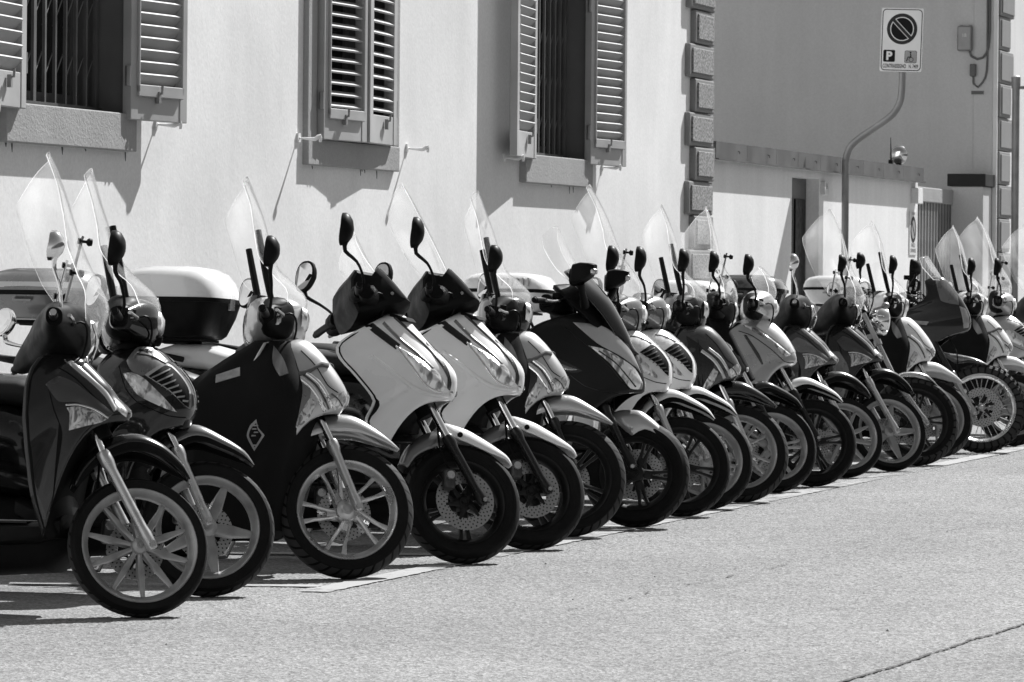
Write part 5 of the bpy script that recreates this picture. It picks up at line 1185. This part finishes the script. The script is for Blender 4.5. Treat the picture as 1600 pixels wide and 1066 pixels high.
def naked_motorcycle(b):
    """bare roadster with exposed fork tubes and a slim bright mudguard"""
    R = .31
    fork(b, (-.40, 1.02), (-.165, .56), (.055, .275), 'steel', r=.024, y=.105, m_up='steel')
    wheel(b, 'front_wheel', R, .232, .11, 'double', 'dark_alloy', T((0, 0, R)), True, disc_y=.07, disc_r=.15, rot0=10)
    b.add('front_fender', lambda: fender_geo([(-.20, .58), (-.137, .625), (-.083, .648), (.0, .655), (.07, .640), (.12, .605), (.16, .565)], [.06, .065, .065, .065, .062, .055, .04], [.02, .03, .03, .03, .025, .02, .01], (0, R)), 'bright_alloy', True, key='nakfend', solid=.004)
    for s in (1, -1):
        b.add('fork_clamp', tube([(-.29, s * .105, .80), (-.305, s * .105, .835)], .028, 12), 'steel', True)
        b.add('indicator', join(loft([ring_xz(s * y, -.27, 1.06, a, a * .8, 14) for y, a in ((.17, .014), (.18, .026), (.205, .027), (.215, .014))]), tube([(-.33, s * .11, 1.05), (-.27, s * .18, 1.06)], .009, 8)), 'grey_alloy', True)
    hl = b.add('headlamp', lambda: loft([ring_yz(x, 1.0, r, r, 24, 2) for x, r in ((-.36, .03), (-.33, .07), (-.27, .095), (-.23, .1), (-.215, .095), (-.205, .06))]), 'chrome', True, key='naklamp')
    put('lamp_lens', lambda: loft([ring_yz(x, 1.0, r, r, 24, 2) for x, r in ((-.214, .09), (-.204, .075), (-.196, .03))]), 'lamp_lens', hl, key='naklens')
    b.add('gauge', lambda: xform(lathe([(0, -.03), (.035, -.03), (.042, 0), (.04, .03), (0, .032)], 20), T((-.36, -.05, 1.13)) @ RX(-60)), 'chrome', True, key='nakg')
    b.add('handlebar', tube([(-.52, .36, 1.12), (-.48, .22, 1.13), (-.40, .08, 1.07), (-.40, -.08, 1.07), (-.48, -.22, 1.13), (-.52, -.36, 1.12)], .012, 10, 30), 'steel', True)
    handlebar(b, None, mz=1.31, mx=-.50, my=.37, mm='black_plastic', z0=1.125, x0=-.49, msize=(.055, .055))
    b.add('fuel_tank', lambda: loft([ring_yz(x, z, hw, hh, 22, 2.5) for x, z, hw, hh in ((-.42, .88, .05, .06), (-.47, .89, .11, .10), (-.60, .90, .145, .12), (-.75, .88, .14, .11), (-.88, .84, .09, .07), (-.93, .82, .04, .04))]), 'charcoal_paint', key='naktank')
    b.add('seat', lambda: loft([ring_yz(x, z, hw, hh, 20, 3) for x, z, hw, hh in ((-.86, .80, .06, .03), (-.92, .80, .12, .045), (-1.1, .79, .14, .045), (-1.35, .82, .14, .05), (-1.5, .83, .08, .03))]), 'vinyl_black', key='nakseat')
    b.add('frame', join(*[tube([(-.40, s * .04, .95), (-.45, s * .10, .60), (-.55, s * .14, .30), (-.95, s * .15, .28), (-1.0, s * .13, .6), (-.9, s * .1, .78)], .018, 8, 24) for s in (1, -1)]), 'black_tube')
    b.add('engine', join(box(-.95, -.55, -.15, .15, .25, .50), *[box(-.62 - .0, -.42, -.11, .11, .40 + k * .028, .412 + k * .028) for k in range(8)], box(-.60, -.45, -.08, .08, .40, .64)), 'engine_metal', bevel=.008)
    b.add('exhaust', tube([(-.45, -.08, .45), (-.48, -.13, .25), (-.8, -.19, .20), (-1.1, -.2, .24), (-1.5, -.21, .32)], [.02, .02, .024, .04, .04], 10, 24), 'chrome')
    b.add('swing_arm', join(*[tube([(-.95, s * .11, .33), (-1.42, s * .11, .30)], .02, 8) for s in (1, -1)]), 'dark_alloy')
    wheel(b, 'rear_wheel', .305, .225, .13, 'double', 'dark_alloy', T((-1.42, 0, .305)), False)
    b.add('tail', lambda: loft([ring_yz(x, z, hw, hh, 18, 2.6) for x, z, hw, hh in ((-1.1, .72, .11, .05), (-1.4, .76, .11, .06), (-1.6, .82, .06, .04), (-1.66, .84, .03, .02))]), 'charcoal_paint', key='naktail')
    b.add('side_stand', tube([(-.85, .13, .28), (-.84, .20, .12), (-.83, .255, .015)], .011, 8), 'steel')

def trail_motorcycle(b):
    """long-travel motorcycle with a half fairing, high mudguard and wire wheels"""
    R = .328
    fork(b, (-.40, .87), (-.23, .575), (-.05, .27), 'steel', r=.026, y=.105, m_up='black_tube')
    wheel(b, 'front_wheel', R, .262, .085, 'wire', 'bright_alloy', T((0, 0, R)), True, disc_y=-.075, disc_r=.145)
    kn = []
    for k in range(46):
        a = k * 360 / 46
        for y, r in ((-.026, R - .007), (.026, R - .007), (0, R - .001)):
            c = pol(r, a + (4 if y == 0 else 0)); M = T((c[0], y, R + c[1])) @ RY(a + (4 if y == 0 else 0)) @ RX(-y * 1100 / 1.6 * .05)
            kn.append(xform(box(-.010, .010, -.010, .010, -.008, .0055), M))
    b.add('tyre_knobs', join(*kn), 'tyre_rubber', True, smooth=False)
    caliper(b, -.13, .42, -.09)
    b.add('front_fender', lambda: fender_geo([(-.30, .74), (-.25, .73), (-.19, .725), (-.128, .715), (-.06, .700), (.01, .672), (.06, .645)], [.04, .06, .065, .065, .06, .05, .02], [.03, .075, .06, .035, .025, .02, .008], (0, R)), 'mid_grey_paint', True, key='trlfend', solid=.005)
    front = [(-.36, 1.30), (-.29, 1.285), (-.18, 1.16), (-.115, 1.06), (-.09, .985), (-.10, .905), (-.20, .86)]
    back = [(-.42, 1.26), (-.40, 1.15), (-.48, 1.07), (-.62, 1.01), (-.63, .93), (-.54, .80), (-.43, .70)]
    hw = [.10, .15, .20, .22, .22, .19, .16]
    S_ = surf('trl', lambda: shield_geo(front, back, hw, arch=1.5, p=2.1))
    o = b.add('fairing', lambda: S_, 'charcoal_paint', key='trlfair', solid=.005)
    patches(b, o, S_, [('headlamp', [(-.185, 1.08), (-.135, 1.06), (-.105, .98), (-.11, .925), (-.15, .92), (-.16, .99)], .003, .006, 'lamp_glass_grey'), ('fairing_panel', [(-.37, 1.27), (-.30, 1.27), (-.20, 1.16), (-.19, 1.09), (-.33, 1.12)], .003, .003, 'mid_grey_paint'), ('side_decal', [(-.56, .975), (-.42, .965), (-.44, .94), (-.55, .95)], .0025, 0, 'reflective_tape')], 'trl')
    b.add('windscreen', lambda: screen_geo([(-.30, 1.27, .12, .05), (-.36, 1.36, .15, .07), (-.42, 1.45, .10, .05)], drop=.1), ['clear_acrylic', 'piped_light_acrylic'], key='trlscr', solid=.004, rim=1)
    b.add('handlebar', tube([(-.60, .40, 1.10), (-.57, .25, 1.12), (-.48, .1, 1.07), (-.48, -.1, 1.07), (-.57, -.25, 1.12), (-.60, -.40, 1.10)], .012, 10, 30), 'black_tube', True)
    handlebar(b, None, mz=1.30, mx=-.52, my=.42, z0=1.11, x0=-.58, msize=(.075, .05), shape='box')
    b.add('phone_mount', join(tube([(-.52, -.14, 1.10), (-.53, -.15, 1.22)], .013, 8), box(-.56, -.51, -.19, -.10, 1.20, 1.34), box(-.60, -.55, -.165, -.13, 1.25, 1.28)), 'black_plastic', True, bevel=.008)
    b.add('fuel_tank', lambda: loft([ring_yz(x, z, hw, hh, 22, 2.6) for x, z, hw, hh in ((-.42, .92, .10, .10), (-.52, .92, .19, .14), (-.68, .93, .20, .13), (-.84, .90, .14, .09), (-.92, .86, .07, .05))]), 'charcoal_paint', key='trltank')
    b.add('seat', lambda: loft([ring_yz(x, z, hw, hh, 20, 3) for x, z, hw, hh in ((-.86, .86, .07, .03), (-.95, .86, .13, .045), (-1.2, .87, .15, .045), (-1.5, .90, .14, .05), (-1.6, .9, .08, .03))]), 'vinyl_black', key='trlseat')
    b.add('frame', join(*[tube([(-.42, s * .04, .95), (-.48, s * .12, .60), (-.58, s * .14, .36), (-.98, s * .15, .34), (-1.02, s * .13, .62), (-.92, s * .1, .82)], .018, 8, 24) for s in (1, -1)]), 'black_tube')
    b.add('engine', join(box(-.98, -.58, -.15, .15, .30, .55), box(-.66, -.50, -.09, .09, .45, .75)), 'engine_metal', bevel=.01)
    b.add('exhaust', tube([(-.5, -.08, .55), (-.5, -.13, .32), (-.9, -.19, .30), (-1.2, -.2, .50), (-1.6, -.2, .66)], [.02, .02, .024, .045, .045], 10, 24), 'steel')
    b.add('tail', lambda: loft([ring_yz(x, z, hw, hh, 18, 2.6) for x, z, hw, hh in ((-1.1, .78, .11, .05), (-1.4, .82, .11, .06), (-1.65, .88, .06, .04), (-1.72, .9, .03, .02))]), 'charcoal_paint', key='trltail')
    wheel(b, 'rear_wheel', .32, .24, .13, 'wire', 'bright_alloy', T((-1.48, 0, .32)), False)
    b.add('swing_arm', join(*[tube([(-.98, s * .11, .38), (-1.48, s * .11, .32)], .02, 8) for s in (1, -1)]), 'dark_alloy')
    b.add('side_stand', tube([(-.88, .13, .32), (-.87, .21, .14), (-.86, .27, .015)], .011, 8), 'steel')
mat('lamp_glass_grey', .30, .15, .3, coat=1.)

# ------------------------------------------------------------------ the row of machines, nearest first
def B(name, label, gx, gy, lean, steer, R, **k): return Bike(name, label, (gx, gy), lean, steer, R, **k)
lib_scooter(B('scooter', 'nearest dark scooter with ten-spoke silver wheel, triangular indicator and chrome mirror', 14.34, 5.95, 3, 39, .268))
vent_scooter(B('scooter', 'glossy black scooter with louvred nose grille, second from the left', 15.35, 6.09, 2, 33, .275))
sh_scooter(B('scooter', 'silver scooter with black leg cover bearing a diamond emblem', 16.49, 5.91, 3, 32, .29), case=('mid_grey_paint', 'mid_grey_paint', .5, False, 'silver_paint'), emblem=True, side='mid_grey_paint')
bev_scooter(B('scooter', 'pale silver scooter with low windscreen and black top case with white lid', 17.54, 5.73, 3, 39, .275), case=('black_plastic', 'white_paint', .52))
bev_scooter(B('scooter', 'pale silver scooter with tall windscreen and almond headlamps', 18.56, 5.74, 4, 36, .275), tall=True)
sh_scooter(B('scooter', 'silver scooter with strapped black leg cover and black wheels', 19.53, 5.86, 2, 24, .29), wstyle='dark5', wm='dark_alloy', forkm='black_tube', cowl='black_gloss', side='charcoal_paint')
max_scooter(B('scooter', 'big matt black scooter with pointed headlamp and dark flyscreen', 20.42, 5.77, 3, 10, .275))
vent_scooter(B('scooter', 'white scooter with tall clear windscreen beside the big black scooter', 21.44, 5.80, 4, 27, .275), 'white_paint', 'white_paint', 'white_paint', 'dark5', 'dark_alloy', ws='tall', cowl='mid_grey_paint', slat='mid_grey_paint')
vent_scooter(B('scooter', 'white scooter without windscreen, farther of the two louvred white scooters', 22.15, 5.85, 2, 31, .275), 'white_paint', 'white_paint', 'white_paint', 'split5', 'grey_alloy', ws=None, cowl='mid_grey_paint', slat='mid_grey_paint')
sh_scooter(B('scooter', 'dark grey scooter with pale nose trim and a ribbed top case', 22.92, 5.85, 3, 30, .29), 'dark_grey_paint', False, 'swirl', 'grey_alloy', 'bright_alloy', side='black_gloss', cowl='black_gloss', trim='silver_paint', case=('pale_silver_paint', 'pale_silver_paint', .5, True), fend='charcoal_paint')
med_scooter(B('scooter', 'slim black scooter with chrome badges on its narrow nose', 24.10, 5.94, 4, 34, .275), True, 'charcoal_paint', 'split5', 'pale_alloy', 'black_tube', 'black_gloss', 'tall', cowl='black_plastic')
med_scooter(B('scooter', 'plain silver scooter with small flyscreen and white front mudguard', 24.86, 5.89, 3, 26, .275))
lib_scooter(B('scooter', 'dark grey scooter with chrome mirrors and no windscreen', 26.06, 5.96, 4, 34, .268), 'dark_grey_paint', 'mid_grey_paint', 'ten', 'grey_alloy', ws=False)
lib_scooter(B('scooter', 'dark grey scooter with grey leg panel and five-spoke grey wheel', 27.06, 5.88, 2, 38, .268), 'charcoal_paint', 'dark_grey_paint', 'five', 'grey_alloy', ws=True, mm='black_plastic', lower='mid_grey_paint', case=('pale_silver_paint', 'pale_silver_paint', .5, True))
naked_motorcycle(B('motorcycle', 'bare roadster motorcycle with exposed fork tubes and bright thin mudguard', 27.97, 5.90, 3, 30, .31, cat='motorcycle', group='motorcycles in the row'))
sh_scooter(B('scooter', 'white scooter with black leg cover between the two motorcycles', 29.22, 6.02, 3, 34, .29), 'white_paint', True, 'swirl', 'grey_alloy', strap=False, trim='pale_silver_paint', case=('charcoal_paint', 'dark_grey_paint', .5))
trail_motorcycle(B('motorcycle', 'dark trail motorcycle with half fairing and wire-spoked knobbly front wheel', 30.26, 5.91, 3, 14, .330, cat='motorcycle', group='motorcycles in the row'))
sh_scooter(B('scooter', 'white scooter with black leg cover beyond the trail motorcycle', 31.63, 5.92, 4, 29, .29), 'white_paint', True, 'swirl', 'grey_alloy', trim='pale_silver_paint', case=('white_paint', 'white_paint', .5))
vent_scooter(B('scooter', 'silver scooter with louvred nose cut by the right edge of the picture', 32.61, 5.87, 3, 30, .275), 'silver_paint', 'silver_paint', 'silver_paint', 'five', 'grey_alloy', ws='tall', cowl='silver_paint')
lib_scooter(B('scooter', 'farthest dark scooter, only its windscreen and mirror seen at the right edge', 34.0, 5.85, 3, 36, .268), 'dark_grey_paint', 'mid_grey_paint', 'five', 'grey_alloy')
